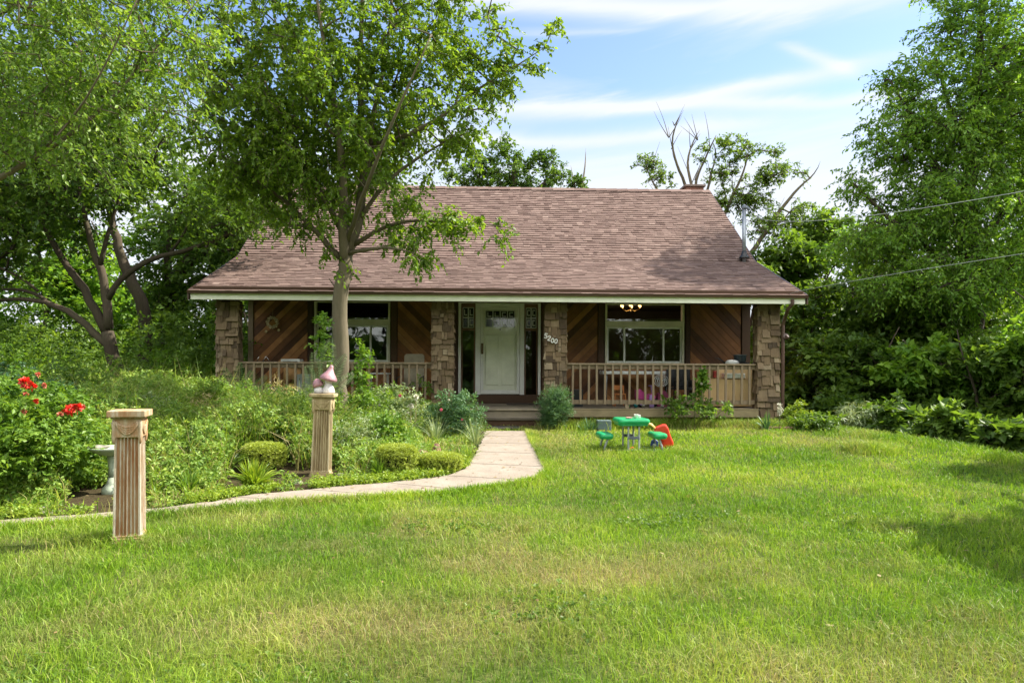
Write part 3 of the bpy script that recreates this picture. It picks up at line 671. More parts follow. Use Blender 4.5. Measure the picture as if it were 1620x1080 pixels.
# downspout
m = MB(); gx_ = hx(1250, -.4)
pts = [(gx_, -.50, ZE - .07), (gx_, -.50, ZE - .16), (gx_ - .05, -.4, ZE - .26), (hx(1240, 0) - .0, -.03, ZE - .42), (hx(1239, 0), .02, ZE - .55), (hx(1239, 0), .02, .35), (hx(1243, 0), -.12, .25)]
m.tube(pts, .036, 8); m.smooth = True; m.build('downspout', gutm, house)
m = MB(); m.tube([(hx(1241, .05), .06, 2.0), (hx(1241, .05), -.03, 2.02)], .06, 12); m.tube([(hx(1241, .05), -.03, 2.02), (hx(1243, .05), -.07, 1.98)], .035, 10); m.build('porch_lamp', gutm, house)

# ================================================================== TREES
def leaf_arrays(cen, rad, K, M, L, Wd, droop=.35, hi=False, flat=.8, out=None, tl=1.0, seed=0):
    """cen (k,3) clump centres, rad (k,), K twigs per clump, M leaves per twig. Returns V,F,rnd and twig segments"""
    g = np.random.default_rng(seed); k = len(cen); Tn = k * K
    c = np.repeat(cen, K, 0); rr = np.repeat(rad, K)[:, None]
    d = unit(g.normal(size=(Tn, 3)) * [1, 1, .75] + (0 if out is None else np.repeat(out, K, 0)) + [0, 0, .15])
    st = c + g.normal(size=(Tn, 3)) * rr * .25 * [1, 1, flat]; ln = rr[:, 0] * g.uniform(.6, 1.25, Tn) * tl
    t = (np.arange(M)[None] + g.uniform(0, 1, (Tn, M))) / M
    pos = st[:, None] + d[:, None] * (ln[:, None] * t)[..., None]; pos[..., 2] -= droop * (t ** 2) * ln[:, None]
    side = unit(np.cross(d, [0, 0, 1]) + g.normal(size=(Tn, 3)) * .3)
    sg = np.where(np.arange(M) % 2 == 0, 1., -1.)[None, :, None]
    ld = unit(d[:, None] * .5 + side[:, None] * sg * .8 + g.normal(size=(Tn, M, 3)) * .45 + np.array([0, 0, -droop * 1.3]))
    nr = g.normal(size=(Tn, M, 3)) * .55 + [0, 0, 1.]; nr = unit(nr - ld * (nr * ld).sum(-1, keepdims=True)); sd_ = np.cross(ld, nr)
    s = g.uniform(.65, 1.25, (Tn, M, 1)); l = L * s; w_ = Wd * s
    crn = g.uniform(0, 1, k); rn = np.clip(np.repeat(crn, K)[:, None] * .45 + g.uniform(0, .62, (Tn, M)), 0, 1).ravel()
    p = pos
    if hi:
        V = np.stack([p, p + ld * l * .3 + sd_ * w_ * .48 + nr * w_ * .12, p + ld * l * .68 + sd_ * w_ * .36 + nr * w_ * .06, p + ld * l - nr * l * .1, p + ld * l * .68 - sd_ * w_ * .36 + nr * w_ * .06, p + ld * l * .3 - sd_ * w_ * .48 + nr * w_ * .12], 2).reshape(-1, 3)
        o = (np.arange(Tn * M) * 6)[:, None]; F = np.concatenate([o + [0, 1, 2, 3], o + [0, 3, 4, 5]], 0); rn = np.tile(rn, 2)
    else:
        V = np.stack([p, p + ld * l * .45 + sd_ * w_ * .5 + nr * w_ * .15, p + ld * l, p + ld * l * .45 - sd_ * w_ * .5 + nr * w_ * .15], 2).reshape(-1, 3)
        o = (np.arange(Tn * M) * 4)[:, None]; F = np.concatenate([o + [0, 1, 2], o + [0, 2, 3]], 0); rn = np.tile(rn, 2)
    ends = st + d * ln[:, None]; ends[:, 2] -= droop * ln; mid = st + d * ln[:, None] * .5; mid[:, 2] -= droop * ln * .25
    return V, F, rn, (st, mid, ends)
def prisms(A, B, ra, rb, k=4):
    """vectorised thin sticks A->B"""
    n_ = len(A); d = unit(B - A); a = unit(np.cross(d, np.array([.31, .17, .93]))); b_ = np.cross(d, a); t = 2 * np.pi * np.arange(k) / k
    ring = a[:, None] * np.cos(t)[None, :, None] + b_[:, None] * np.sin(t)[None, :, None]
    ra = np.broadcast_to(ra, (n_,))[:, None, None]; rb = np.broadcast_to(rb, (n_,))[:, None, None]
    V = np.concatenate([A[:, None] + ring * ra, B[:, None] + ring * rb], 1).reshape(-1, 3); o = (np.arange(n_) * 2 * k)[:, None]
    F = np.concatenate([o + [i, (i + 1) % k, k + (i + 1) % k, k + i] for i in range(k)], 0); return V, F
def smooth_limb(pts, rads, step=.25, jit=.0, g=None):
    pts = np.array([list(p) for p in pts], float); d = np.r_[0, np.cumsum(np.linalg.norm(np.diff(pts, axis=0), axis=1))]
    n_ = max(3, int(d[-1] / step) + 1); t = np.linspace(0, d[-1], n_); tn = t / d[-1]
    # catmull-ish: interpolate then smooth
    q = np.stack([np.interp(t, d, pts[:, k]) for k in range(3)], 1); r = np.interp(t, d, rads if len(rads) == len(pts) else np.interp(d / d[-1], np.linspace(0, 1, len(rads)), rads))
    for _ in range(3): q[1:-1] = q[1:-1] * .5 + (q[:-2] + q[2:]) * .25
    if jit and g is not None: q[1:-1] += g.normal(size=q[1:-1].shape) * jit * r[1:-1, None] 
    return q, r
def tree(name, label, base, limbs, blobs, mat, barkm=None, n=300, cr=.4, K=6, M=9, L=.09, Wd=.055, droop=.35, hi=False, seed=0, group=None, tw=.006, shell=.35, gap=None, cat='tree', minattach=None, out=.5, twigs=True, flat=.8, sides=9):
    g = np.random.default_rng(seed); base = np.array(base, float); root = empty(name, base, 0, label, cat, group)
    tm = MB(); tm.smooth = True; nodes, nrad = [], []
    for pts, rads in limbs:
        q, r = smooth_limb(pts, rads, .25, .18, g); q = q - base
        tm.r = g.uniform(.3, .7); tm.tube(q, list(r), sides if r.max() > .05 else 6); nodes.append(q); nrad.append(r)
    nodes = np.concatenate(nodes); nr0 = len(nodes); nrad = np.concatenate(nrad)
    # clump centres inside the blobs, biased to the outside of each
    B = np.array([[*b_[:3], *b_[3:6], (b_[6] if len(b_) > 6 else 1)] for b_ in blobs], float); B[:, :3] -= base
    wt = B[:, 3] * B[:, 4] * B[:, 5]; wt = wt ** .75 * B[:, 6]; wt /= wt.sum()
    idx = g.choice(len(B), n * 2, p=wt); dr_ = unit(g.normal(size=(n * 2, 3))); rad = g.uniform(0, 1, n * 2) ** shell
    C = B[idx, :3] + dr_ * rad[:, None] * B[idx, 3:6]
    # thin out crowded ones for clumps and gaps
    keep = []; md = cr * .55
    for i in range(len(C)):
        if len(keep) >= n: break
        if not keep or np.min(np.linalg.norm(C[keep] - C[i], axis=1)) > md * g.uniform(.3, 1.1): keep.append(i)
    C = C[keep]
    # attach each clump to the nearest wood, nearest first
    dd = np.array([np.min(np.linalg.norm(nodes - c, axis=1)) for c in C]); order = np.argsort(dd)
    Np = list(nodes); par = [-1] * len(Np); cnt = [0] * len(Np); leafnode = []; arr = np.zeros((len(Np) + len(C) * 4, 3)); arr[:len(Np)] = nodes; nn = len(Np)
    par = np.full(len(arr), -1); 
    for i in order:
        c = C[i]; dv = arr[:nn] - c; ds = np.linalg.norm(dv, axis=1) + np.maximum(dv[:, 2], 0) * .6; j = int(np.argmin(ds)); p0 = arr[j].copy(); Ld = np.linalg.norm(c - p0)
        m_ = 1 if Ld < .35 else (2 if Ld < 1 else 3)
        for s_ in range(1, m_ + 1):
            t_ = s_ / m_; q = p0 + (c - p0) * t_; q[2] += math.sin(t_ * math.pi) * .12 * Ld; 
            if s_ < m_: q += g.normal(size=3) * .06 * Ld
            arr[nn] = q; par[nn] = j; j = nn; nn += 1
    cntv = np.zeros(nn)
    for q in range(nn - 1, nr0 - 1, -1):
        cntv[q] += 1
        if par[q] >= 0: cntv[par[q]] += cntv[q]
    ch = np.arange(nr0, nn); pr = par[nr0:nn]
    if len(ch):
        ra = tw * np.sqrt(np.minimum(cntv[pr], cntv[ch] * 3) + 0) ; rb = tw * np.sqrt(cntv[ch]); ra = np.minimum(ra, rb * 1.6)
        V, F = prisms(arr[pr], arr[ch], ra, rb, 5)
        o = len(tm.v); tm.v += [tuple(v) for v in V]; 
        for f in F: tm.face([o + int(i) for i in f])
    tm.build('trunk', barkm or bark, root)
    ov = unit(C - (B[:, :3] * wt[:, None]).sum(0)) * out
    V, F, rn, (a_, m_, b_) = leaf_arrays(C, np.full(len(C), cr) * g.uniform(.7, 1.25, len(C)), K, M, L, Wd, droop, hi, flat, ov, 1.0, seed + 1)
    crown = npmesh('crown', V, F, mat, {'rnd': rn}, root)
    if twigs:
        V1, F1 = prisms(a_, m_, tw * .8, tw * .55, 3); V2, F2 = prisms(m_, b_, tw * .55, tw * .25, 3)
        tobj = npmesh('twig_growth', np.concatenate([V1, V2]), np.concatenate([F1, F2 + len(V1)]), barkm or bark, {'rnd': np.full(len(F1) + len(F2), .5)}, crown)
        tag(tobj, kind='stuff')
    return root
def LP(Y, *pts):   # limb from photo pixels: (px, py) or (px, py, depth)
    return [P(p[0], p[1], p[2] if len(p) > 2 else Y) for p in pts]
def BL(Y, px, py, rx, ry, rz, wt=1): c = P(px, py, Y); return (c.x, c.y, c.z, rx, ry, rz, wt)

# --- the pear tree before the porch
b0 = G(538, 690); b0 = Vector((P(538, 600, 11.4).x, 11.4, gzf(-2.76, 11.4)))
D = 11.4
limbs = [
 ([(b0.x - .03, D, b0.z - .15), (b0.x, D, b0.z + .1)] + LP(D, (538, 640), (538, 560), (540, 500), (545, 440), (547, 400)), (.19, .15, .13, .125, .12, .117, .11)),
 (LP(D, (547, 405), (562, 370), (575, 310), (580, 250), (586, 210), (600, 140), (617, 60), (622, -50), (630, -160)), (.12, .10, .085, .075, .06, .045, .03, .02, .01)),
 (LP(D, (576, 300), (571, 200, 11.6), (568, 117, 11.8), (573, 60, 11.8), (572, -60, 11.9), (560, -180, 12)), (.075, .07, .055, .045, .03, .01)),
 (LP(D, (545, 420), (541, 370, 11.2), (545, 300, 11), (535, 200, 10.8), (520, 100, 10.7), (500, 0, 10.6), (490, -120, 10.5)), (.10, .085, .07, .055, .04, .025, .01)),
 (LP(D, (584, 232), (610, 224, 11.3), (650, 215, 11.2), (700, 187, 11.1), (733, 154, 11.1), (762, 137, 11), (810, 110, 11), (862, 75, 11)), (.055, .05, .045, .035, .028, .02, .014, .006)),
 (LP(D, (568, 350), (598, 300, 11.2), (640, 260, 11.1), (690, 235, 11), (740, 200, 11)), (.05, .04, .03, .02, .008)),
 (LP(D, (556, 390), (590, 365, 11.2), (640, 345, 11), (700, 350, 10.9), (760, 352, 10.9), (812, 362, 10.8)), (.05, .04, .03, .022, .014, .006)),
 (LP(D, (547, 402), (585, 392, 11), (620, 385, 10.8), (655, 400, 10.6)), (.045, .035, .022, .008)),
 (LP(D, (545, 412), (515, 385, 11.3), (488, 355, 11.2), (455, 320, 11.2), (400, 280, 11), (350, 240, 11)), (.07, .055, .045, .035, .02, .008)),
 (LP(D, (543, 370), (505, 300, 11.3), (470, 230, 11.2), (430, 150, 11.1), (380, 60, 11)), (.06, .05, .04, .025, .01)),
 (LP(D, (530, 215, 10.9), (480, 150, 11.6), (440, 60, 12), (420, -60, 12)), (.04, .03, .02, .01)),
 (LP(D, (547, 400), (555, 330, 12), (540, 230, 12.7), (510, 120, 13.2)), (.07, .055, .04, .015)),
 (LP(D, (575, 300), (600, 230, 12.2), (650, 130, 12.8), (690, 40, 13), (720, -40, 13)), (.05, .04, .03, .02, .01)),
 (LP(D, (547, 390), (570, 320, 10.6), (600, 240, 10), (640, 150, 9.7), (680, 60, 9.6)), (.05, .04, .03, .02, .01)),
 (LP(D, (540, 465), (525, 452), (520, 440)), (.02, .015, .006)),
]
blobs = [BL(11.4, 570, 130, 1.7, 1.8, 1.9), BL(11.2, 430, 130, 1.2, 1.6, 1.7), BL(11.1, 360, 200, .8, 1.1, 1.0), BL(11.2, 690, 150, 1.0, 1.2, 1.0, .8), BL(11, 770, 130, .55, .6, .5, .8), BL(11, 865, 55, .28, .35, .38, 1.2), BL(11, 820, 95, .35, .4, .35),
         BL(11, 740, 215, .5, .5, .35), BL(10.9, 690, 352, .55, .3, .22, 3.), BL(10.8, 750, 358, .35, .2, .15, 4), BL(10.8, 800, 364, .22, .2, .10, 5), BL(10.7, 640, 395, .38, .35, .28, 3), BL(11.2, 600, 320, .8, 1.0, .55), BL(11.2, 470, 310, .9, 1.1, .65), BL(11.3, 440, 250, 1.0, 1.1, .8),
         BL(11.2, 520, 200, 1.2, 1.6, 1.2), BL(11.3, 545, 430, .2, .2, .15, .5), BL(11.2, 400, 300, .5, .5, .4), BL(11.4, 540, -130, 2.3, 2, 1.5, .7), BL(11.2, 700, 20, 1.1, 1.1, .9, .7), BL(11.1, 330, 40, .9, 1.2, 1.2, .7), BL(11.4, 522, 390, .25, .2, .2), BL(11.3, 522, 447, .10, .1, .08, 1)]
limbs = limbs[:1] + [(p_, tuple(q_ * .85 for q_ in r_)) for p_, r_ in limbs[1:]]
tree('pear_tree', 'slim grey-trunked tree with glossy leaves standing before the porch', b0, limbs, blobs, LM['pear'], bark_m, n=900, cr=.29, K=7, M=10, L=.074, Wd=.046, droop=.5, hi=True, seed=11, tw=.0045, sides=14)

# --- long pale bough overhanging from beyond the left edge
b1 = Vector((-7.4, 5.9, gzf(-7.4, 5.9)))
limbs = [([b1 + Vector((0, 0, -.2)), b1 + Vector((.05, 0, 1.6)), b1 + Vector((.2, .05, 2.7)), (-6.9, 6, 4.0), (-6.6, 6.1, 6.2), (-6.4, 6.3, 8)], (.24, .2, .18, .15, .1, .04)),
         ([b1 + Vector((.2, .05, 2.2))] + LP(6.2, (-120, 330), (0, 286), (80, 235, 6.2), (150, 195, 6.2), (205, 125, 6.3), (250, 65, 6.3), (300, 30, 6.4), (330, -20, 6.4)), (.07, .035, .025, .02, .016, .012, .009, .006, .003)),
         (LP(6.2, (60, 245), (110, 200, 5.9), (150, 140, 5.7), (190, 60, 5.6), (230, -30, 5.6)), (.014, .011, .008, .006, .003)),
         (LP(6.2, (175, 170), (235, 158, 6.5), (290, 165, 6.7), (330, 200, 6.9)), (.015, .012, .009, .004)),
         ([(-6.8, 6, 4.2)] + LP(6.5, (-60, 60), (40, 0), (130, -60)), (.05, .03, .018, .008)),
         ([(-6.7, 6.1, 5.)] + LP(7, (0, -80), (120, -120), (250, -160)), (.07, .05, .03, .01))]
blobs = [BL(6.2, 60, 60, .75, .8, .6), BL(6.2, 180, 60, .7, .8, .5), BL(6.3, 270, 30, .45, .6, .35), BL(6.2, 30, 190, .45, .6, .4), BL(6.3, 160, 180, .5, .6, .4), BL(6.6, 280, 180, .3, .4, .2, .6), BL(6.2, 110, 245, .35, .5, .18, .5), BL(6.2, -120, 150, .6, .8, .8), BL(6.4, 100, -120, 1.3, 1.2, .7), (-6.6, 6.2, 6.6, 1.5, 1.5, 1.4, .5)]
tree('overhanging_tree', 'pale green tree leaning in with a long bare bough and drooping small leaves', b1, limbs, blobs, LM['overhang'], bark_m, n=460, cr=.24, K=7, M=10, L=.052, Wd=.026, droop=.55, hi=False, seed=21, tw=.0028, flat=.6)

# --- spreading dark tree left of the house
D = 15.; b2 = Vector((P(195, 600, D).x, D, gzf(-8.2, D)))
limbs = [([b2 + Vector((0, 0, -.2))] + LP(D, (195, 640), (190, 600), (180, 558), (170, 525)), (.19, .165, .145, .135, .125)),
 (LP(D, (178, 552), (158, 535), (135, 510), (108, 491), (72, 474), (31, 472), (0, 474), (-60, 480)), (.11, .10, .09, .08, .065, .05, .045, .03)),
 (LP(D, (72, 474), (55, 457), (31, 457), (0, 460), (-50, 445)), (.055, .05, .04, .035, .02)),
 (LP(D, (60, 460), (52, 445), (26, 435), (0, 423), (-50, 400)), (.045, .04, .035, .03, .02)),
 (LP(D, (168, 525), (150, 488), (130, 452), (108, 423), (91, 399), (82, 385), (62, 335), (40, 280), (20, 200)), (.12, .11, .10, .09, .08, .075, .06, .04, .02)),
 (LP(D, (172, 520), (169, 464), (156, 416), (144, 390), (135, 340), (118, 270), (110, 200)), (.12, .11, .095, .08, .06, .045, .02)),
 (LP(D, (158, 420), (165, 395), (172, 365), (190, 310), (210, 250)), (.07, .06, .05, .035, .02)),
 (LP(D, (170, 475), (180, 447), (205, 426), (231, 411), (270, 400), (296, 399), (318, 387), (345, 380), (395, 352), (430, 330)), (.085, .08, .075, .07, .065, .06, .05, .04, .025, .01)),
 (LP(D, (270, 400), (300, 360), (310, 340), (290, 310), (262, 292)), (.04, .03, .028, .02, .01))]
blobs = [BL(15, 60, 300, 1.6, 1.8, 1.3), BL(15, 150, 270, 1.5, 1.8, 1.0), BL(15, -60, 360, 1.4, 1.5, 1.5), BL(15, 330, 345, .9, 1.1, .55, 1.2), BL(15, 400, 330, .6, .8, .5, 1.1), BL(15, 30, 180, 1.8, 2, 1.3), BL(15.3, 200, 180, 1.4, 1.6, 1.0), BL(15, 0, 390, 1.0, 1.2, .4, .7), BL(15, 345, 300, .7, .9, .4, 1.)]
limbs = limbs[:1] + [(p_, tuple(q_ * .8 for q_ in r_)) for p_, r_ in limbs[1:]]
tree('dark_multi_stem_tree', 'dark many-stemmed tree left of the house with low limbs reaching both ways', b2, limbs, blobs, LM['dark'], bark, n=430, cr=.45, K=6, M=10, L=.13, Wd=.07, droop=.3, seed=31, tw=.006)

# --- generic woodland trees: a few prototypes, then single copies
def wood_tree(label, x, y, h, spread, mat, seed, crown0=.3, n=170, L=.20, K=6, M=9, cr=.7, droop=.3, barkm=None, lean=(0, 0), r0=None, name='woodland_tree', group='trees in the woods round the house', shell=.4, topw=.55):
    g = np.random.default_rng(seed); b = np.array([x, y, gzf(x, y)]); r0 = r0 or h * .018
    tp = b + np.array([lean[0], lean[1], h * .93]); lim = []; q = []
    for t in np.linspace(0, 1, 7): q.append(b + (tp - b) * t + np.array([g.normal() * .15 * t * 2, g.normal() * .15, 0]))
    q[0][2] -= .3; lim.append((q, [r0 * (1 - .85 * t) for t in np.linspace(0, 1, 7)]))
    for k in range(7):
        t = g.uniform(crown0 * .7, .8); p0 = b + (tp - b) * t; a = g.uniform(0, 6.28) + k * 2.4; l_ = spread * (1 - .5 * t) * g.uniform(.6, 1)
        dirv = np.array([math.cos(a), math.sin(a), 0]); lim.append(([p0, p0 + dirv * l_ * .5 + [0, 0, l_ * .35], p0 + dirv * l_ + [0, 0, l_ * .55]], (r0 * .45, r0 * .28, r0 * .08)))
    bl = []
    for k in range(11):
        t = g.uniform(crown0, .95); a = k * 2.4 + g.uniform(0, 1); wdt = spread * math.sin(min(1, (t - crown0) / (1 - crown0) * .8 + .25) * math.pi) ** .6
        o = wdt * g.uniform(.2, .75); rr = spread * g.uniform(.28, .45)
        c = b + (tp - b) * t + np.array([math.cos(a) * o, math.sin(a) * o, 0]); bl.append((*c, rr, rr, rr * .75))
    return tree(name, label, b, lim, bl, mat, barkm, n=n, cr=cr, K=K, M=M, L=L, Wd=L * .6, droop=droop, seed=seed, group=group, tw=.009, shell=shell, twigs=False)

# two older trunks in the wood left of the house
t1 = P(222, 600, 19); tree('woodland_tree', 'leaning thick-trunked tree right behind the dark many-stemmed tree', (t1.x, 19, gzf(t1.x, 19)),
     [([(t1.x + .1, 19, gzf(t1.x, 19) - .2)] + LP(19, (230, 540), (226, 479), (212, 452), (200, 428), (188, 399), (175, 340), (160, 260), (150, 160)), (.19, .18, .16, .15, .14, .12, .1, .07, .04))],
     [BL(19, 150, 230, 2.0, 2, 1.6), BL(19, 220, 250, 1.2, 1.6, .7), BL(19, 80, 280, 1.5, 1.8, 1.4), BL(19, 120, 90, 2, 2, 1.6), BL(19, 275, 300, .45, .8, .5, .6)], LM['mid'], bark, n=260, cr=.55, L=.17, Wd=.10, seed=33, tw=.007, group='trees in the woods round the house', twigs=False)
t1 = P(262, 600, 20.5); tree('woodland_tree', 'dark tree with bent trunk close to the left end of the roof', (t1.x, 20.5, gzf(t1.x, 20.5)),
     [([(t1.x, 20.5, gzf(t1.x, 20.5) - .2)] + LP(20.5, (264, 520), (266, 470), (272, 445), (290, 418), (318, 397), (360, 370), (400, 340)), (.26, .24, .22, .22, .19, .15, .1, .04)), (LP(20.5, (268, 455), (262, 400), (275, 350), (300, 300)), (.12, .1, .06, .03))],
     [BL(20.5, 370, 350, 1.3, 1.4, .9), BL(20.5, 320, 420, 1.3, 1.4, .8), BL(20.5, 300, 490, 1.4, 1.2, 1.1, 1), BL(20.5, 420, 300, 1.2, 1.2, 1.0), BL(20.5, 350, 290, .6, 1, .5), BL(20.5, 255, 430, .7, 1, .6, .6), BL(20.5, 330, 560, 1.2, 1, 1)], LM['dark'], bark, n=240, cr=.55, L=.16, Wd=.095, seed=34, tw=.007, group='trees in the woods round the house', twigs=False)
def WX(px, Y): return (px - CX) / FPX * Y
# (label, px, depth, py of the top, spread, material, crown start, n)
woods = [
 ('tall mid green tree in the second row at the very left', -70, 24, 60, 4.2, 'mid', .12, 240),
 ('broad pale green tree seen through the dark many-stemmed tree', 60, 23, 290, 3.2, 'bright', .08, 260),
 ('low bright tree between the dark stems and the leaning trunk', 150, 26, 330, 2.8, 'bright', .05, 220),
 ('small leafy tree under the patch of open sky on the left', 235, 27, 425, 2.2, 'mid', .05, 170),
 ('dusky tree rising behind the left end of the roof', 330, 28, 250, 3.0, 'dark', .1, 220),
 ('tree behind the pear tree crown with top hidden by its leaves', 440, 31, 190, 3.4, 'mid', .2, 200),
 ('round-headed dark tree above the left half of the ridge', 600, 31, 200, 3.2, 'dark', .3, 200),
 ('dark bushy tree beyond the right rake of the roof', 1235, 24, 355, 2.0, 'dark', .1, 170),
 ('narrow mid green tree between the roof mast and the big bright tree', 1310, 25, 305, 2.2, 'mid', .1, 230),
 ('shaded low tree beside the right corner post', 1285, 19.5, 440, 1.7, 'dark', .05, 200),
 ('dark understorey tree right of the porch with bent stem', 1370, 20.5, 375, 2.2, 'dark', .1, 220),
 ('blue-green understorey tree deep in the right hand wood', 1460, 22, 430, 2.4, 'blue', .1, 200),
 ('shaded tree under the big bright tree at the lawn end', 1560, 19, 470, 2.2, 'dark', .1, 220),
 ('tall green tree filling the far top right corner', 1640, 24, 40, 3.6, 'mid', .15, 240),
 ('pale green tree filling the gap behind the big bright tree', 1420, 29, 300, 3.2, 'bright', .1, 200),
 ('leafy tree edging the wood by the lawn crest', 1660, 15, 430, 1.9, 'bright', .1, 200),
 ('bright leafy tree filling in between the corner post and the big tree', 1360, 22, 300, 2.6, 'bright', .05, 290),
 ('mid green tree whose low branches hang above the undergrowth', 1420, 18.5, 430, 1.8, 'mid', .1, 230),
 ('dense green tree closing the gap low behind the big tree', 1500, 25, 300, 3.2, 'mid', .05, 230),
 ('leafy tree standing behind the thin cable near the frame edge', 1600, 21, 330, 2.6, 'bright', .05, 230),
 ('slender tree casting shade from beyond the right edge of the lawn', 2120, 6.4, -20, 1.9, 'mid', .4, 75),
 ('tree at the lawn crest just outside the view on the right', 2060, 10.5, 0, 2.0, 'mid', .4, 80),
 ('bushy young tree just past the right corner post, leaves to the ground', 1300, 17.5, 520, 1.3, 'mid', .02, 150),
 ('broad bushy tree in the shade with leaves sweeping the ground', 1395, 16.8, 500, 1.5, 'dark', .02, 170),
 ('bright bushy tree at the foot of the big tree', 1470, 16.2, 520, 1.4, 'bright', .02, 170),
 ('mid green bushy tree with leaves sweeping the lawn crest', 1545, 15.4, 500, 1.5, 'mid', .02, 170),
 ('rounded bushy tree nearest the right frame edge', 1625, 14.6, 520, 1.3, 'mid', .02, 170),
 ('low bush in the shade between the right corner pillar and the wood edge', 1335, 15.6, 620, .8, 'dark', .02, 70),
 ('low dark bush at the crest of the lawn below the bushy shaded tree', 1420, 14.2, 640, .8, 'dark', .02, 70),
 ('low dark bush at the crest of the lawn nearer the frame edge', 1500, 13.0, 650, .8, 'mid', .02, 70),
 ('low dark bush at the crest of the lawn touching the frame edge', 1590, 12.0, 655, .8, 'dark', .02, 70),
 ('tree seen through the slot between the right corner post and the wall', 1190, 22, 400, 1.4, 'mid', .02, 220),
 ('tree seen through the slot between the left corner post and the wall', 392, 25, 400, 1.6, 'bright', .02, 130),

]
for i, (lab, px, Y, ty, sp, mt, c0, n_) in enumerate(woods):
    x = WX(px, Y); topz = CAMZ + (HY - ty) / FPX * Y; h = topz - gzf(x, Y)
    wood_tree(lab, x, Y, h, sp, LM[mt], 100 + i, c0, n=n_, L=.17 if Y < 23 else .21, cr=sp * .22)
# big bright tree at the right
D = 18.; bx = WX(1545, D); bz = gzf(bx, D)
limbs = [([(bx, D, bz - .3), (bx, D, bz + 1)] + LP(D, (1545, 560), (1535, 450), (1530, 330), (1540, 200), (1550, 80), (1560, -60)), (.34, .28, .26, .23, .2, .15, .09, .03)),
 (LP(D, (1535, 470), (1500, 420), (1450, 380), (1400, 340), (1350, 290)), (.12, .1, .07, .05, .02)), (LP(D, (1530, 350), (1490, 280), (1450, 200), (1410, 130)), (.1, .08, .05, .02)),
 (LP(D, (1537, 250), (1500, 170), (1480, 90)), (.08, .05, .02)), (LP(D, (1535, 400), (1590, 330), (1650, 280), (1700, 200)), (.1, .08, .05, .02)), (LP(D, (1540, 500), (1480, 470), (1420, 460)), (.08, .05, .02))]
blobs = [BL(18, 1375, 300, .55, .9, .45), BL(18, 1415, 215, .7, 1, .8), BL(18, 1450, 130, .7, 1.1, .7), BL(18, 1520, 60, .9, 1.2, .8), BL(18, 1480, 220, 1.1, 1.5, 1.1), BL(18, 1460, 330, 1.2, 1.5, .9), BL(17.6, 1400, 380, .9, 1.1, .55), BL(18, 1560, 180, 1.3, 1.8, 1.5),
         BL(17.5, 1540, 330, 1.4, 1.6, 1.1), BL(17, 1500, 440, 1.3, 1.2, .8), BL(17, 1600, 430, 1.2, 1.3, .9), BL(18, 1640, 250, 1.4, 1.6, 1.6), BL(18, 1640, 80, 1.3, 1.6, 1.3), BL(18, 1560, -60, 1.4, 1.6, 1.0), BL(17.2, 1400, 450, .7, .8, .35), BL(18, 1335, 275, .25, .4, .2), BL(17, 1590, 540, 1, 1, .5, .6)]
tree('tall_bright_tree', 'tallest bright green tree, filling the sky right of the roof', (bx, D, bz), limbs, blobs, LM['bright'], bark, n=1150, cr=.5, K=7, M=11, L=.115, Wd=.055, droop=.55, seed=71, tw=.006)
# half-dead tree behind the right end of the ridge
D = 25.; bx = WX(1150, D); bz = gzf(bx, D)
def j(Y, pts, r): return (LP(Y, *pts), r)
limbs = [([(bx, D, bz - .3), (bx, D, bz + 1.2)] + LP(D, (1140, 480), (1120, 380), (1100, 330)), (.35, .3, .26, .22, .18)),
 j(D, [(1100, 335), (1085, 295), (1072, 265), (1062, 236), (1064, 215), (1067, 199), (1072, 188), (1082, 174)], (.15, .11, .09, .07, .055, .045, .025, .006)),
 j(D, [(1067, 199), (1064, 192)], (.04, .02)), j(D, [(1063, 232), (1058, 218), (1057, 200)], (.03, .02, .008)),
 j(D, [(1098, 325), (1095, 289), (1085, 265), (1088, 248), (1092, 233), (1099, 216), (1107, 206)], (.14, .1, .085, .07, .055, .035, .01)), j(D, [(1093, 235), (1104, 222), (1108, 211)], (.04, .025, .008)),
 j(D, [(1100, 320), (1099, 285), (1112, 259), (1123, 236), (1127, 224), (1133, 214)], (.13, .09, .07, .055, .045, .02)),
 j(D, [(1110, 330), (1125, 280), (1129, 256), (1139, 241), (1136, 235), (1129, 227)], (.12, .07, .05, .045, .04, .015)),
 j(D, [(1095, 330), (1050, 320), (1037, 296), (1028, 280), (1021, 270), (1022, 255), (1020, 245)], (.12, .09, .06, .05, .035, .02, .008)),
 j(D, [(1125, 400), (1149, 333), (1160, 305), (1172, 285), (1180, 262), (1184, 242), (1186, 225)], (.16, .12, .1, .08, .055, .03, .01)), j(D, [(1172, 287), (1180, 280)], (.03, .01)),
 j(D, [(1150, 440), (1190, 400), (1209, 371), (1225, 345), (1238, 328), (1252, 308), (1267, 293), (1285, 280), (1297, 268), (1298, 255)], (.2, .17, .15, .13, .12, .1, .075, .05, .03, .008))]
limbs = limbs[:1] + [(p_, tuple(q_ * .5 for q_ in r_)) for p_, r_ in limbs[1:]]
_g = random.Random(4)
for p_, r_ in list(limbs[1:]):
    for k in range(3 if len(p_) > 2 else 0):
        u = _g.randint(1, len(p_) - 2); q_ = p_[u]; d_ = Vector((_g.uniform(-.5, .5), _g.uniform(-.3, .3), _g.uniform(.3, 1.0))) * _g.uniform(.8, 1.7); limbs.append(([q_, q_ + d_ * .5 + Vector((_g.uniform(-.08, .08), 0, 0)), q_ + d_], (.016, .010, .003)))
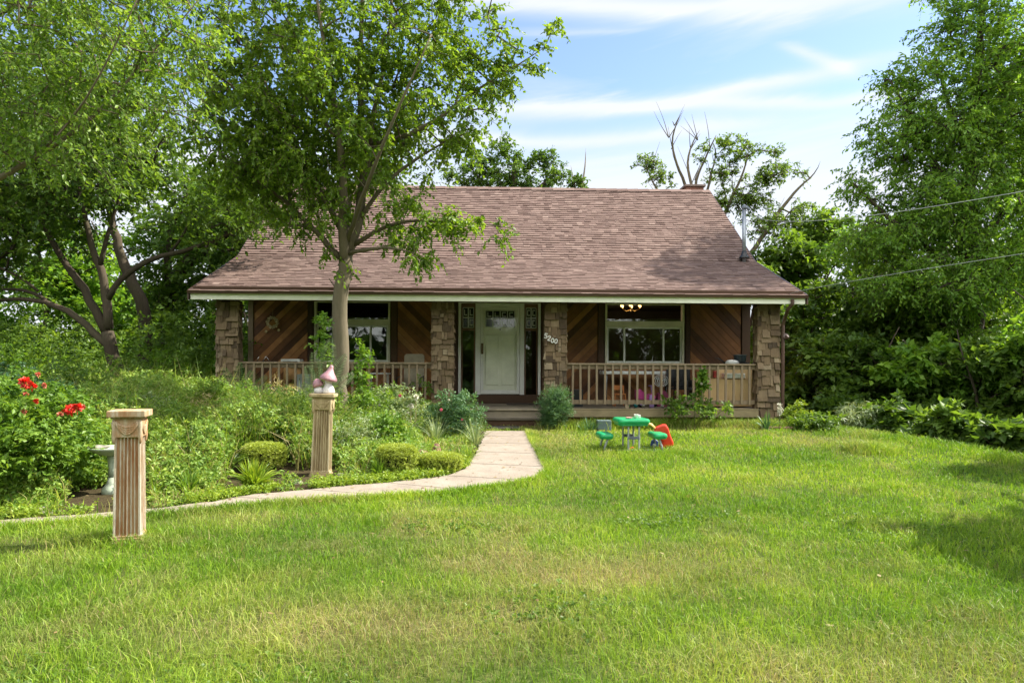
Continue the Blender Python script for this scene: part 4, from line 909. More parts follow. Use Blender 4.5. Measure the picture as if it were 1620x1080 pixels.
blobs = [BL(D, 1030, 258, .6, .6, .4, 1.2), BL(D, 1150, 230, .8, .8, .5, .8), BL(D, 1210, 280, 1.0, .9, .6, 1.), BL(D, 1048, 280, .7, .7, .35, 1), BL(D, 1110, 240, .45, .5, .3, .6), BL(D, 1140, 275, .7, .8, .4, 1.1), BL(D, 1185, 235, .6, .6, .55, .9), BL(D, 1165, 255, .5, .5, .5, .8), BL(D, 1235, 240, .45, .5, .35, .9), BL(D, 1240, 265, .6, .6, .45, .9), BL(D, 1275, 275, .3, .4, .25, .8),
         BL(D, 1180, 315, 1.0, 1, .7, 1.2), BL(D, 1220, 350, 1.1, 1, .7, 1.2), BL(D, 1265, 330, .6, .7, .6, .9), BL(D, 1140, 320, .8, .8, .5)]
tree('half_dead_tree', 'half dead tree with bare grey limbs sticking up behind the chimney', (bx, D, bz), limbs, blobs, LM['mid'], bark_m, n=420, cr=.2, K=5, M=6, L=.10, Wd=.055, droop=.3, seed=81, tw=.0075, shell=1.0)
D = 30.; bx = WX(815, D)
tree('round_headed_tree', 'rounded tree head showing above the middle of the ridge', (bx, D, gzf(bx, D)), [([(bx, D, gzf(bx, D) - .2)] + LP(D, (815, 450), (815, 350), (812, 290), (815, 245)), (.3, .25, .2, .14, .05)), (LP(D, (814, 330), (850, 300), (880, 275)), (.1, .08, .04)), (LP(D, (814, 340), (780, 300), (750, 275)), (.1, .08, .04))],
     [BL(D, 735, 275, .8, .9, .55), BL(D, 765, 255, .7, .9, .55), BL(D, 800, 242, .75, .9, .6), BL(D, 835, 262, .8, 1, .6), BL(D, 860, 252, .5, .7, .45), BL(D, 878, 278, .6, .8, .5), BL(D, 800, 285, 1.3, 1.2, .8), BL(D, 850, 310, 1.3, 1.2, .8)], LM['dark'], bark, n=260, cr=.3, K=6, M=8, L=.13, Wd=.08, seed=84, tw=.006, shell=.5, twigs=False)
D = 30.; bx = WX(915, D)
tree('dead_sapling', 'thin dead sapling with two bare sticks above the ridge', (bx, D, gzf(bx, D)), [([(bx, D, gzf(bx, D) - .2)] + LP(D, (915, 400), (917, 320), (919, 295), (926, 272), (926, 250), (927, 235)), (.14, .12, .08, .05, .035, .02, .005)), (LP(D, (916, 320), (907, 285), (903, 262)), (.05, .03, .005))], [BL(D, 912, 288, .35, .3, .2)], LM['dark'], bark_l, n=14, cr=.3, K=5, M=7, L=.16, Wd=.09, seed=82, tw=.005)
# far ring: copies of three compact trees; they close the horizon all round and stand behind the camera too
protos = []
for i, (mt, h, sp) in enumerate((('mid', 9, 3.6), ('dark', 11, 4.2), ('bright', 8, 3.6))):
    protos.append(wood_tree('', 0, 60, h, sp, LM[mt], 300 + i, .06, n=170, L=.34, cr=.95, K=5, M=8, group='distant trees closing the horizon', name='distant_tree'))
ring = []
g = np.random.default_rng(55)
for k in range(26): ring.append((WX(-150 + k * 74, 38) + g.normal() * 1.0, 38 + g.uniform(-3, 6)))
for k in range(12): ring.append((-17 - g.uniform(0, 6) - k * .5, -6 + k * 3.2)); 
for k in range(9): ring.append((19 + g.uniform(0, 5), -4 + k * 3.6))
for k in range(18): ring.append((-26 + k * 3.1 + g.normal(), -15 - (k % 2) * 4 - g.uniform(0, 2)))
for i, (x, y) in enumerate(ring):
    s = g.uniform(.8, 1.1) * (.74 if y > 30 else (1.45 if y < -10 else 1.0)); rz = g.uniform(0, 6.28); z = gzf(x, y)
    if i < 3: o = protos[i]; o.location = (x, y, z); o.rotation_euler = (0, 0, rz); o.scale = (s, s, s)
    else: o = copy_tree(protos[i % 3], (x, y, z), rz, s)
    o['label'] = 'distant broadleaf tree in the closed wall of woodland behind the nearer trees'

# undergrowth of the wood edge: one leafy mass nobody could count
def mass(name, label, pts, mat, K, M, L, Wd, seed, droop=.3, cat='undergrowth', cr=(.2, .4)):
    pts = np.array(pts); g = np.random.default_rng(seed)
    V, F, rn, _ = leaf_arrays(pts, g.uniform(*cr, len(pts)), K, M, L, Wd, droop, seed=seed, out=np.tile([0, -.3, .3], (len(pts), 1)))
    return tag(npmesh(name, V, F, mat, {'rnd': rn}), label, cat, kind='stuff')
def scatter(n_, fx, fy, top, seed, low=.05):
    g = np.random.default_rng(seed); out = []
    while len(out) < n_:
        x = g.uniform(*fx); y = g.uniform(*fy); t = top(x, y)
        if t is None or t <= 0: continue
        out.append((x, y, gzf(x, y) + low + t * g.uniform(0, 1) ** .7))
    return out
def topR(x, y):
    xe = float(XE(np.float64(y))); d = x - xe
    if d < 2.1 or d > 9: return None
    return (.05 + .30 * d) * (.15 + 1.6 * float(vnoise(np.float64(x), np.float64(y), .9, 77))) 
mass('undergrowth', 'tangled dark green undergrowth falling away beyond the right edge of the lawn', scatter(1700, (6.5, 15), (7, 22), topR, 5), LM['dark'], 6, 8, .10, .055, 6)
def topL(x, y):
    if x > -6.0 - max(0, 15.2 - y) * .6: return None
    return min(2.7, .9 + .38 * (y - 12)) * (.45 + .9 * float(vnoise(np.float64(x), np.float64(y), .7, 78)))
mass('undergrowth', 'green woodland undergrowth between the flower bed and the trees on the left', scatter(1700, (-17, -6), (13, 22), topL, 7), LM['mid'], 6, 8, .10, .055, 8)
mass('undergrowth', 'bright leafy brambles mixed through the undergrowth left of the house', scatter(650, (-15, -6), (12.5, 18), lambda x, y: (lambda t: None if t is None else t * .7)(topL(x, y)), 17), LM['bright'], 6, 8, .085, .05, 18)

# ================================================================== GARDEN
def plant(name, label, loc, r, h, mat, n, K=6, M=7, L=.06, Wd=.03, cr=.12, droop=.3, seed=0, group=None, cat='plant', shape='dome', stems=6, flowers=(), hi=False, z0=.05, stemw=.004):
    g = np.random.default_rng(seed); loc = Vector(loc); root = empty(name, loc, 0, label, cat, group)
    C = []
    while len(C) < n:
        d = unit(g.normal(size=3)); q = g.uniform(0, 1) ** .4
        p = np.array([d[0] * r * q, d[1] * r * q, (d[2] * q * .5 + .5) * h])
        if shape == 'tall': p[:2] *= (.4 + .6 * (1 - p[2] / h))
        if p[2] > z0: C.append(p)
    C = np.array(C); V, F, rn, (a, m_, e) = leaf_arrays(C, np.full(len(C), cr), K, M, L, Wd, droop, hi, seed=seed + 1, out=unit(C - [0, 0, h * .3]) * .6)
    npmesh('foliage', V, F, mat, {'rnd': rn}, root)
    sm = MB()
    for k in range(stems):
        c = C[g.integers(len(C))]; sm.tube([(c[0] * .15, c[1] * .15, -.05), (c[0] * .6, c[1] * .6, c[2] * .6), tuple(c)], [stemw * 1.6, stemw * 1.2, stemw * .5], 5)
    if stems: sm.build('stem', stemm, root)
    for (p, rr, m) in flowers:
        flower(p, rr, m, root)
    return root
stemm = plain('green_stem', (.14, .17, .06), .8); drystem = plain('dry_stem', (.36, .29, .16), .9)
petal_red = plain('petal_red', (.75, .035, .018), .55, .25); petal_pink = plain('petal_pink', (.72, .17, .25), .55, .2); petal_white = plain('petal_white', (.72, .70, .58), .6, .15); petal_salmon = plain('petal_salmon', (.7, .22, .14), .6, .2)
def flower(p, rr, mat, par, n_=46, nm='flower'):
    g = np.random.default_rng(int(abs(p[0]) * 1000) + n_); V, F = [], []
    c = np.array(p) - np.array(par.location)
    for k in range(n_):
        d = unit(g.normal(size=3) + [0, -.3, .35]); a = unit(np.cross(d, g.normal(size=3))); l = rr * g.uniform(.6, 1.1); w = rr * .32
        q = c + d * rr * .15; o = len(V); V += [q, q + d * l * .6 + a * w, q + d * l - np.array([0, 0, .1 * l]), q + d * l * .6 - a * w]; F.append([o, o + 1, o + 2, o + 3])
    return npmesh(nm, np.array(V), np.array(F), mat, {'rnd': g.random(len(F))}, par)
def tuft(name, label, loc, n_, h, r, mat, wd=.012, seed=0, group=None, lean=.9, bend=.8, cat='plant', part='blade_clump', dry=None):
    """arching strap leaves from one crown"""
    g = np.random.default_rng(seed); root = empty(name, loc, 0, label, cat, group)
    a = g.uniform(0, 2 * np.pi, n_); l = h * g.uniform(.6, 1.15, n_); out = g.uniform(.15, 1, n_) * lean; segs = 6
    t = np.linspace(0, 1, segs)[None]; R0 = r * g.uniform(0, .5, n_)[:, None]
    rad = R0 + l[:, None] * out[:, None] * (t ** 1.3) * .75; z = l[:, None] * (t * (1 - .25 * out[:, None]) - bend * out[:, None] * .55 * t ** 2.6)
    dx, dy = np.cos(a)[:, None], np.sin(a)[:, None]; c = np.stack([dx * rad, dy * rad, z - .01], -1)
    wv_ = wd * np.sin(np.clip(t * .82 + .18, 0, 1) * np.pi) ** .6 * g.uniform(.7, 1.2, n_)[:, None]; wv_[:, -1] = .0008
    tw_ = g.normal(size=n_)[:, None] * .5; s = np.stack([-np.sin(a)[:, None] * np.cos(tw_) * np.ones_like(t), np.cos(a)[:, None] * np.cos(tw_) * np.ones_like(t), np.sin(tw_) * np.ones_like(t)], -1)
    V = np.stack([c - s * wv_[..., None] / 2, c + s * wv_[..., None] / 2], 2).reshape(-1, 3); o = (np.arange(n_) * segs * 2)[:, None]
    F = np.concatenate([o + [2 * i, 2 * i + 1, 2 * i + 3, 2 * i + 2] for i in range(segs - 1)], 0)
    npmesh(part, V, F, mat, {'rnd': np.tile(g.random(n_), segs - 1)}, root); return root
def frond_plant(name, label, loc, fronds, mat, leaflet=.05, seed=0, lw=.012, npair=22, stalk=stemm, group=None):
    """fronds: list of (tip vector relative to loc, start height)"""
    g = np.random.default_rng(seed); root = empty(name, loc, 0, label, 'plant', group); sm = MB(); 
    for tip, z0, wdt in fronds:
        V, F = [], []
        p0 = np.array([0, 0, z0]); tip = np.array(tip); m = (p0 + tip) / 2 + [0, 0, .12 * np.linalg.norm(tip - p0)]
        cur = lambda t: (1 - t) ** 2 * p0 + 2 * t * (1 - t) * m + t * t * tip
        sm.tube([tuple(cur(t)) for t in np.linspace(0, 1, 7)], [.005, .0045, .004, .0035, .003, .002, .001], 4)
        for k in range(npair):
            t = .12 + .88 * k / npair; q = cur(t); d = unit(cur(min(t + .05, 1.0)) - cur(t - .05)); sdv = unit(np.cross(d, [0, -1, .25])); l = wdt * math.sin((t * .85 + .12) * math.pi) ** .7
            for sg in (-1, 1):
                e = unit(sdv * sg + d * .45 + [0, 0, -.15]); nn = unit(np.cross(e, d)); a = unit(np.cross(e, nn)); o = len(V)
                V += [q, q + e * l * .45 + a * lw * .5, q + e * l, q + e * l * .45 - a * lw * .5]; F.append([o, o + 1, o + 2, o + 3])
        npmesh('frond', np.array(V), np.array(F), mat, {'rnd': g.random(len(F))}, root)
    if fronds: sm.tube([(0, 0, -.05), (0, 0, max(f[1] for f in fronds))], [.012, .008], 6); sm.build('stem', stalk, root)
    return root

# weeds and wild flowers that fill the bed
g = np.random.default_rng(77)
def bed_h(x, y):   # how tall the growth stands, low by the path
    d = np.min(np.linalg.norm(PU[None] - np.stack([x, y], 1)[:, None], axis=2), 1) if len(x) else 0
    dd = np.clip(d, 0, 5); return .10 + .62 * sstep(.3, 3.6, dd) + .12 * (fbm(x, y, 1.1, 61) - .5) * dd
PUd = resample(PU, 200)
CLEAR = [(P(416, 740, 9.1), .5), (P(627, 750, 8.75), .48), (P(697, 742, 8.95), .45), (P(508, 752, 8.75), .35), (P(402, 776, 7.75), .35), (P(600, 757, 8.5), .3), (P(172, 781, 7.6), .45)]
def bed_pts(n_, seed):
    g = np.random.default_rng(seed); x = g.uniform(-11, -.4, n_ * 3); y = g.uniform(5.2, 14.1, n_ * 3); k = inpoly(x, y, BED); x, y = x[k], y[k]
    d = np.min(np.linalg.norm(PUd[None] - np.stack([x, y], 1)[:, None], axis=2), 1)
    fvis = np.abs(x) < .8 * y + .8; k = fvis & (d > .10)
    for c_, r_ in CLEAR:
        ux, uy = c_.x / np.hypot(c_.x, c_.y), c_.y / np.hypot(c_.x, c_.y); al = (x - c_.x) * ux + (y - c_.y) * uy; ac = np.abs((x - c_.x) * uy - (y - c_.y) * ux); k &= ~((ac < r_ * .8) & (al < .35) & (al > -1.1))
    x, y, d = x[k][:n_], y[k][:n_], d[k][:n_]
    h = np.clip(.08 + (.68 - .2 * ((x > -4.6) & (y > 11.2))) * sstep(.2, 3.2, d) + .45 * (fbm(x, y, .9, 61) - .42) * np.clip(d, 0, 2.2), .05, 1.05)
    return x, y, h, d
x, y, h, d = bed_pts(5600, 1); C = []; 
for t in (.35, .65, .95): C.append(np.stack([x + g.normal(size=len(x)) * .03, y + g.normal(size=len(x)) * .03, gz(x, y) + h * t * g.uniform(.8, 1.1, len(x))], 1)[(h > .15) | (t < .5)])
C = np.concatenate(C); V, F, rn, (a_, m_, e_) = leaf_arrays(C, np.full(len(C), .09), 3, 6, .056, .022, .3, seed=91)
tag(npmesh('weeds', V, F, LM['weed'], {'rnd': rn}), 'tangled leafy weeds and wild flowers filling the bed beside the path', 'weeds', kind='stuff')
x, y, h, d = bed_pts(17000, 2); hh = (h * g.uniform(.5, 1.45, len(x)) + .05)
V, F, r_, d_ = blades(x, y, gz(x, y), hh, np.full(len(x), .009), g.uniform(.1, .7, len(x)), .45, g.random(len(x)), (g.random(len(x)) < .2 + .5 * (fbm(x, y, 1.3, 71) > .52)) * g.uniform(.5, 1, len(x)))
tag(npmesh('long_grass', V, F, gmt, {'rnd': r_, 'dry': d_}), 'long uncut grass and straw stalks standing among the bed weeds', 'grass', kind='stuff')
# bright creeping ground cover along the path edge
pp = PUd[g.integers(60, 200, 2600)]; cx_ = pp[:, 0] + g.normal(size=2600) * .10; cy_ = pp[:, 1] + np.abs(g.normal(size=2600)) * .30 - .03
k = inpoly(cx_, cy_, BED) & (fbm(cx_, cy_, 2.1, 88) > .46); C = np.stack([cx_, cy_, gz(cx_, cy_) + .03 + g.uniform(0, .05, 2600)], 1)[k]
V, F, rn, _ = leaf_arrays(C, np.full(len(C), .06), 3, 5, .032, .018, .1, seed=92); tag(npmesh('ground_cover', V, F, LM['yellow'], {'rnd': rn}), 'low yellow-green creeping plants along the garden side of the path', 'ground cover', kind='stuff')
def gp(px, py, Y=None):
    """ground point under a pixel column at depth Y"""
    if Y is None: return G(px, py)
    p = P(px, py, Y); return Vector((p.x, Y, gzf(p.x, Y)))
# red flowered bush
c = gp(5, 800, 7.35)
fl = [(P(40, 605, 7.0), .062, petal_red), (P(50, 611, 6.95), .055, petal_red), (P(60, 592, 7.3), .03, petal_salmon), (P(122, 645, 6.95), .058, petal_red), (P(110, 648, 7.0), .06, petal_red), (P(70, 609, 7.2), .03, petal_salmon), (P(41, 624, 7.2), .03, petal_salmon),
      (P(57, 634, 7.1), .03, petal_red), (P(38, 650, 7.1), .035, petal_salmon), (P(95, 655, 7.1), .03, petal_salmon), (P(132, 643, 7.3), .03, petal_salmon)]
plant('flowering_bush', 'big leafy bush with scarlet flower clusters at the left end of the path', c, .84, 1.28, LM['fresh'], 460, K=6, M=7, L=.06, Wd=.034, cr=.13, seed=5, flowers=fl, cat='bush', stems=16)
plant('garden_shrub', 'blue-green shrub behind the scarlet flowered bush', gp(-10, 760, 8.8), 1.0, 1.35, LM['blue'], 330, L=.06, Wd=.03, cr=.15, seed=6, cat='bush', group='shrubs in the bed')
plant('garden_shrub', 'leafy green shrub between the scarlet flowers and the dark tree trunk', gp(110, 740, 10.4), .8, 1.25, LM['mid'], 260, L=.06, Wd=.03, cr=.15, seed=7, cat='bush', group='shrubs in the bed')
# garden plants one by one
plant('rose_bush', 'rose bush with pink blooms just left of the porch steps', gp(720, 690, 12.0), .48, .78, LM['blue'], 170, L=.045, Wd=.025, cr=.12, seed=9, flowers=[(P(698, 648, 11.6), .028, petal_pink), (P(731, 663, 11.6), .025, petal_pink), (P(710, 632, 11.7), .022, petal_white), (P(745, 648, 11.7), .02, petal_pink)], cat='bush', group='rose bushes in the bed')
plant('rose_bush', 'rose bush with one dark pink bloom below the left railing', gp(625, 690, 12.3), .55, .85, LM['grey'], 170, L=.045, Wd=.022, cr=.13, seed=10, flowers=[(P(633, 626, 11.8), .03, petal_pink), (P(600, 640, 11.8), .022, petal_white), (P(645, 652, 11.6), .02, petal_white)], cat='bush', group='rose bushes in the bed')
plant('leafy_sapling', 'pale leafy sapling climbing beside the right of the pear tree trunk', gp(572, 690, 10.9), .24, 1.7, LM['fresh'], 36, K=3, M=7, L=.08, Wd=.045, cr=.13, seed=11, shape='tall', stems=8, z0=.3)
plant('leafy_sapling', 'thin sapling with few leaves in front of the left window', gp(508, 690, 10.8), .16, 2.15, LM['fresh'], 17, K=3, M=6, L=.09, Wd=.05, cr=.12, seed=12, shape='tall', stems=9, z0=1.3)
frond_plant('feathery_sapling', 'feathery sapling with long ladder leaves fanning in front of the pear trunk', gp(508, 700, 10.3), [(P(524, 535, 10.3) - gp(508, 700, 10.3), .75, .17), (P(484, 578, 10.3) - gp(508, 700, 10.3), .7, .13), (P(495, 556, 10.2) - gp(508, 700, 10.3), .72, .12), (P(560, 590, 10.4) - gp(508, 700, 10.3), .7, .12), (P(548, 560, 10.4) - gp(508, 700, 10.3), .75, .12), (P(478, 605, 10.1) - gp(508, 700, 10.3), .6, .1)], LM['grey'], seed=3, npair=26)
frond_plant('feathery_shrub', 'feathery blue-green shrub at the foot of the left corner pillar', gp(375, 690, 12.6), [((dx, dy, hh), .35, .13) for dx, dy, hh in ((-.35, -.1, .95), (-.15, -.2, 1.15), (.05, 0, 1.25), (.3, -.1, 1.1), (.45, -.2, .8), (-.5, -.2, .65), (.2, -.3, .9), (.5, .1, 1.0))], LM['blue'], seed=4, npair=20)
for lab, px, py, n_, h_, r_, mt, wd_, sd0 in (
  ('arching light green lily clump nearest the path, left of the tilted pedestal', 402, 776, 260, .42, .12, 'yellow', .02, 1), ('lily clump at the foot of the tall clipped shrub', 600, 757, 130, .32, .08, 'fresh', .015, 2),
  ('lily clump in front of the low wide clipped shrub', 705, 748, 110, .26, .08, 'fresh', .014, 3), ('lily clump between the two pedestals beside the path', 300, 782, 120, .34, .1, 'fresh', .014, 4),
  ('broad dark green strap-leaved clump left of the leftmost clipped shrub', 355, 752, 140, .52, .1, 'mid', .022, 5), ('small lily clump right behind the front pedestal', 245, 788, 45, .25, .08, 'yellow', .014, 6),
  ('pale seeding grass clump below the rose bush by the steps', 752, 706, 130, .55, .12, 'grey', .007, 7), ('pale seeding grass clump left of the rose bush by the steps', 690, 700, 120, .55, .12, 'grey', .007, 8),
  ('long-leaved clump spilling over the path corner near the steps', 742, 728, 90, .34, .1, 'weed', .009, 9), ('arching grass clump behind the clipped shrubs', 645, 712, 90, .5, .1, 'weed', .008, 10),
  ('iris clump at the foot of the right corner pillar', 1212, 680, 46, .42, .14, 'blue', .02, 11), ('strap-leaved clump under the right railing near the toy table', 930, 682, 90, .34, .3, 'blue', .014, 12),
  ('strap-leaved clump under the middle of the right railing', 1010, 680, 90, .34, .35, 'mid', .013, 13), ('grass clump on the lawn bump right of the toy table', 1385, 715, 150, .2, .2, 'fresh', .007, 14), ('rough grass clump under the toy table bench', 962, 706, 80, .2, .14, 'mid', .007, 15)):
    tuft('strap_leaf_clump', lab, G(px, py), n_, h_, r_, LM[mt], wd_, sd0, group='clumps of long-leaved garden plants')
tuft('dry_flower_stalks', 'bleached dry seed stalks rising from the bed below the left railing', gp(428, 700, 11.2), 60, .95, .2, LM['straw'], .012, 31, lean=.45, bend=.2)
for lab, px, py, Y, r_, h_, mt, n_, L_, W_ in (
  ('broad-leaved green weed standing between the nearest pedestal and the leftmost clipped shrub', 320, 740, 8.9, .28, .5, 'mid', 45, .10, .045),
  ('tall pale aster clump straight behind the nearest pedestal', 240, 700, 10.2, .4, .85, 'grey', 90, .06, .016),
  ('tall leafy weed clump under the left corner pillar', 335, 680, 11.6, .4, .9, 'mid', 90, .08, .03),
  ('dark leafy plant left of the statue pedestal', 455, 720, 9.9, .3, .6, 'dark', 70, .08, .04),
  ('greyish flowering herb right of the statue pedestal', 560, 710, 9.8, .32, .62, 'grey', 80, .05, .014),
  ('bright leafy plant in the middle of the bed behind the tallest clipped shrub', 610, 700, 10.2, .3, .55, 'fresh', 60, .07, .035),
  ('lush dark leafy plant at the foot of the dark many-stemmed tree', 205, 690, 12.8, .6, 1.0, 'dark', 110, .09, .045),
  ('low leafy plant left of the birdbath foot', 120, 790, 7.9, .22, .3, 'fresh', 40, .06, .03),
  ('straw coloured weed clump in front of the left railing', 450, 690, 12.2, .35, .95, 'straw', 60, .07, .01),
  ('straw coloured weed clump between the leftmost clipped shrub and the dark tree', 330, 700, 10.9, .35, .8, 'straw', 60, .07, .01)):
    plant('wild_plant', lab, gp(px, py, Y), r_, h_, LM[mt], n_, K=5, M=7, L=L_, Wd=W_, cr=.13, seed=px, group='wild plants in the bed')
# dried allium like seed balls
for lab, px, py, Y in (('cream seed ball on a thin stalk in front of the middle left pillar', 658, 628, 11.6), ('cream seed ball lower left of the highest one, by the rose bush', 650, 642, 11.6), ('small cream seed ball above the tall clipped shrub', 590, 654, 11.4)):
    p = P(px, py, Y); base = gp(px, py, Y); rt = empty('seed_ball', base, 0, lab, 'flower', 'seed balls in the bed'); flower(p, .05, petal_white, rt, 60, 'seed_head'); m = MB(); m.tube([(0, 0, -.03), (0, 0, p.z - base.z)], .004, 5); m.build('stalk', drystem, rt)
# right of the steps
plant('feathery_bush', 'soft feathery green bush right of the porch steps', gp(877, 690, 13.2), .27, .75, LM['blue'], 160, K=8, M=14, L=.035, Wd=.006, cr=.13, droop=-.3, seed=14, cat='bush', flat=1) if False else plant('feathery_bush', 'soft feathery green bush right of the porch steps', gp(877, 690, 13.2), .27, .78, LM['blue'], 190, K=8, M=14, L=.045, Wd=.008, cr=.13, droop=-.2, seed=14, cat='bush')
plant('climbing_vine', 'leafy vine scrambling over the right railing from the ground', gp(1098, 690, 13.75), 0.66, .66, LM['mid'], 42, K=4, M=5, L=.085, Wd=.06, cr=.15, seed=15, cat='vine', flowers=[(P(1110, 607, 13.7), .03, petal_white)], z0=.25)
plant('climbing_vine', 'single vine shoot standing up before the plywood box', gp(1110, 690, 13.8), .12, 1.25, LM['fresh'], 14, K=4, M=5, L=.09, Wd=.07, cr=.1, seed=16, cat='vine', shape='tall', z0=.7)
plant('silver_leaved_shrub', 'silvery green low shrub right of the right corner pillar', gp(1290, 700, 13.4), .42, .34, LM['mid'], 70, K=5, M=7, L=.09, Wd=.035, cr=.13, seed=17, cat='bush')
plant('low_shrub', 'small yellow-green shrub against the right corner pillar', gp(1262, 690, 14.2), .3, .5, LM['yellow'], 50, K=5, M=6, L=.05, Wd=.03, cr=.1, seed=18, cat='bush')
plant('arching_bush', 'bush with white-edged arching leaves at the wood edge', gp(1372, 705, 14.6), .55, .75, LM['grey'], 120, K=5, M=8, L=.11, Wd=.02, cr=.2, droop=.8, seed=19, cat='bush')
plant('flower_spike', 'white flower spike at the outer side of the right corner pillar', gp(1234, 690, 13.7), .05, .62, petal_white, 14, K=3, M=4, L=.04, Wd=.02, cr=.04, seed=20, shape='tall', z0=.25)
# clipped shrubs
def clipped(lab, px, py, Yd, r, h, seed, mt='clipped'):
    g = np.random.default_rng(seed); loc = gp(px, py, Yd); root = empty('clipped_shrub', loc, 0, lab, 'bush', 'clipped shrubs along the path'); n_ = 3200
    a = g.uniform(0, 6.283, n_); top = g.random(n_) < .38; zz = np.where(top, h * (1 - .06 * g.random(n_)), h * g.uniform(.08, .97, n_)); rr = np.where(top, r * np.sqrt(g.random(n_)), r * g.uniform(.8, 1.0, n_)); zz = zz - h * .16 * (rr / r) ** 3 * (zz > h * .8); rr *= 1 - .10 * (zz / h > .75) * (rr > r * .8); rr *= (.82 + .18 * np.clip(zz / h * 2.2, 0, 1))
    rr *= 1 + .05 * np.sin(a * 3 + seed); dk = (~top) & (np.sin(a * 15 + 3 * np.sin(seed + a * 2)) > .1) & (zz < h * .7); k = ~(dk & (g.random(n_) < .85)); a, zz, rr = a[k], zz[k], rr[k]; n_ = len(a); top = top[k]
    C = np.stack([rr * np.cos(a), rr * np.sin(a), zz], 1); V, F, rn, _ = leaf_arrays(C, np.full(n_, .028), 2, 5, .022, .008, .1, seed=seed, out=np.stack([np.cos(a), np.sin(a), .6 + 0 * a], 1))
    npmesh('foliage', V, F, LM['clipped'], {'rnd': rn}, root); m = MB(); m.smooth = True
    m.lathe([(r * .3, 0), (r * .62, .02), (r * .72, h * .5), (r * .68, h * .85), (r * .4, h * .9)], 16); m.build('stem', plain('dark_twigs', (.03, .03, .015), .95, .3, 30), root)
LM['clipped'] = leafmat('leaf_clipped', [(.1, (.16, .23, .035)), (.5, (.32, .40, .06)), (.9, (.46, .52, .10))], trans=.3)
clipped('leftmost clipped drum-shaped shrub with dark vertical gaps, left of the tilted pedestal', 416, 740, 9.1, .275, .33, 1)
clipped('tallest clipped drum-shaped shrub, right of the tilted pedestal', 627, 750, 8.75, .255, .37, 2)
clipped('low wide clipped shrub nearest the bend of the path', 697, 742, 8.95, .27, .23, 3)
# stones
def rock(lab, p, sx_, sy_, sz, mat, seed, name='rock', group='loose stones in the bed', rz=0):
    import bmesh
    bm = bmesh.new(); bmesh.ops.create_icosphere(bm, subdivisions=3, radius=1); g = random.Random(seed); from mathutils import noise as mn
    for v in bm.verts:
        q = v.co * 1.3 + Vector((seed * 3.1, 0, 0)); v.co *= 1 + .35 * mn.noise(q) + .12 * mn.noise(q * 3); v.co.z = max(v.co.z, -.4); v.co.x *= sx_; v.co.y *= sy_; v.co.z *= sz
    m = bpy.data.meshes.new(name); bm.to_mesh(m); bm.free(); m.materials.append(mat); o = bpy.data.objects.new(name, m); COL.objects.link(o); o.location = Vector(p) + Vector((0, 0, sz * .3)); o.rotation_euler = (0, 0, rz); tag(o, lab, 'rock', group)
stone = plain('stone_grey', (.26, .24, .20), .95, .35, 9, bs=.6); stone2 = plain('stone_rust', (.26, .15, .10), .95, .3, 9, bs=.6)
rock('brownish flat rock at the path edge below the scarlet flowered bush', G(66, 812), .11, .06, .045, stone, 1)
rock('grey rock at the left foot of the tilted pedestal', G(468, 764), .08, .06, .035, stone, 2); rock('dark grey rock at the right foot of the tilted pedestal', G(540, 754), .07, .05, .04, stone, 3)
rock('flat grey rock in front of the tilted pedestal', G(500, 768), .09, .05, .03, stone, 4); rock('rust brown rock between the two right clipped shrubs', gp(668, 712, 9.5), .13, .1, .14, stone2, 5)
rock('pinkish rock on top of the soil behind the low wide clipped shrub', gp(690, 705, 9.8), .07, .06, .16, stone2, 6)
# brick edging beside the right pillar
m = MB(); 
for i in range(5): m.r = i / 5; m.box(-.42 + i * .17, -.42 + i * .17 + .16, -.05, .05, -.03, .055)
tag(m.build('stone_edging', stone2, None, bevel=.012, loc=gp(1238, 690, 13.55)), 'short row of low edging stones at the foot of the right corner pillar', 'edging')

# ================================================================== PEDESTALS, STATUE, BIRDBATH
pedm, n, b = newmat('worn_plaster'); ridge = attr(n, 'rnd')
f1 = noise(n, 7, 6, .7, (1.6, 1.6, .35)); f2 = noise(n, 40, 5, .7, (1, 1, .3))
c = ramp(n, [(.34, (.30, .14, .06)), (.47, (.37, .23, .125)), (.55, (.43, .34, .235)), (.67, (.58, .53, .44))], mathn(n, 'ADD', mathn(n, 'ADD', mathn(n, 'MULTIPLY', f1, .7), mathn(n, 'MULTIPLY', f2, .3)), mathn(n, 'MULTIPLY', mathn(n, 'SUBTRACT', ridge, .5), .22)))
n.links.new(c, b.inputs['Base Color']); b.inputs['Roughness'].default_value = .9; b.inputs['Specular IOR Level'].default_value = .2; bump(n, b, f2, .35, .006)
ped2m, n, b = newmat('yellowed_plaster')
f1 = noise(n, 7, 6, .7, (1.6, 1.6, .35)); c = ramp(n, [(.3, (.20, .145, .07)), (.5, (.36, .28, .15)), (.7, (.50, .42, .27))], mathn(n, 'ADD', f1, mathn(n, 'MULTIPLY', mathn(n, 'SUBTRACT', attr(n, 'rnd'), .5), .25))); n.links.new(c, b.inputs['Base Color']); b.inputs['Roughness'].default_value = .9; bump(n, b, f1, .4, .006)
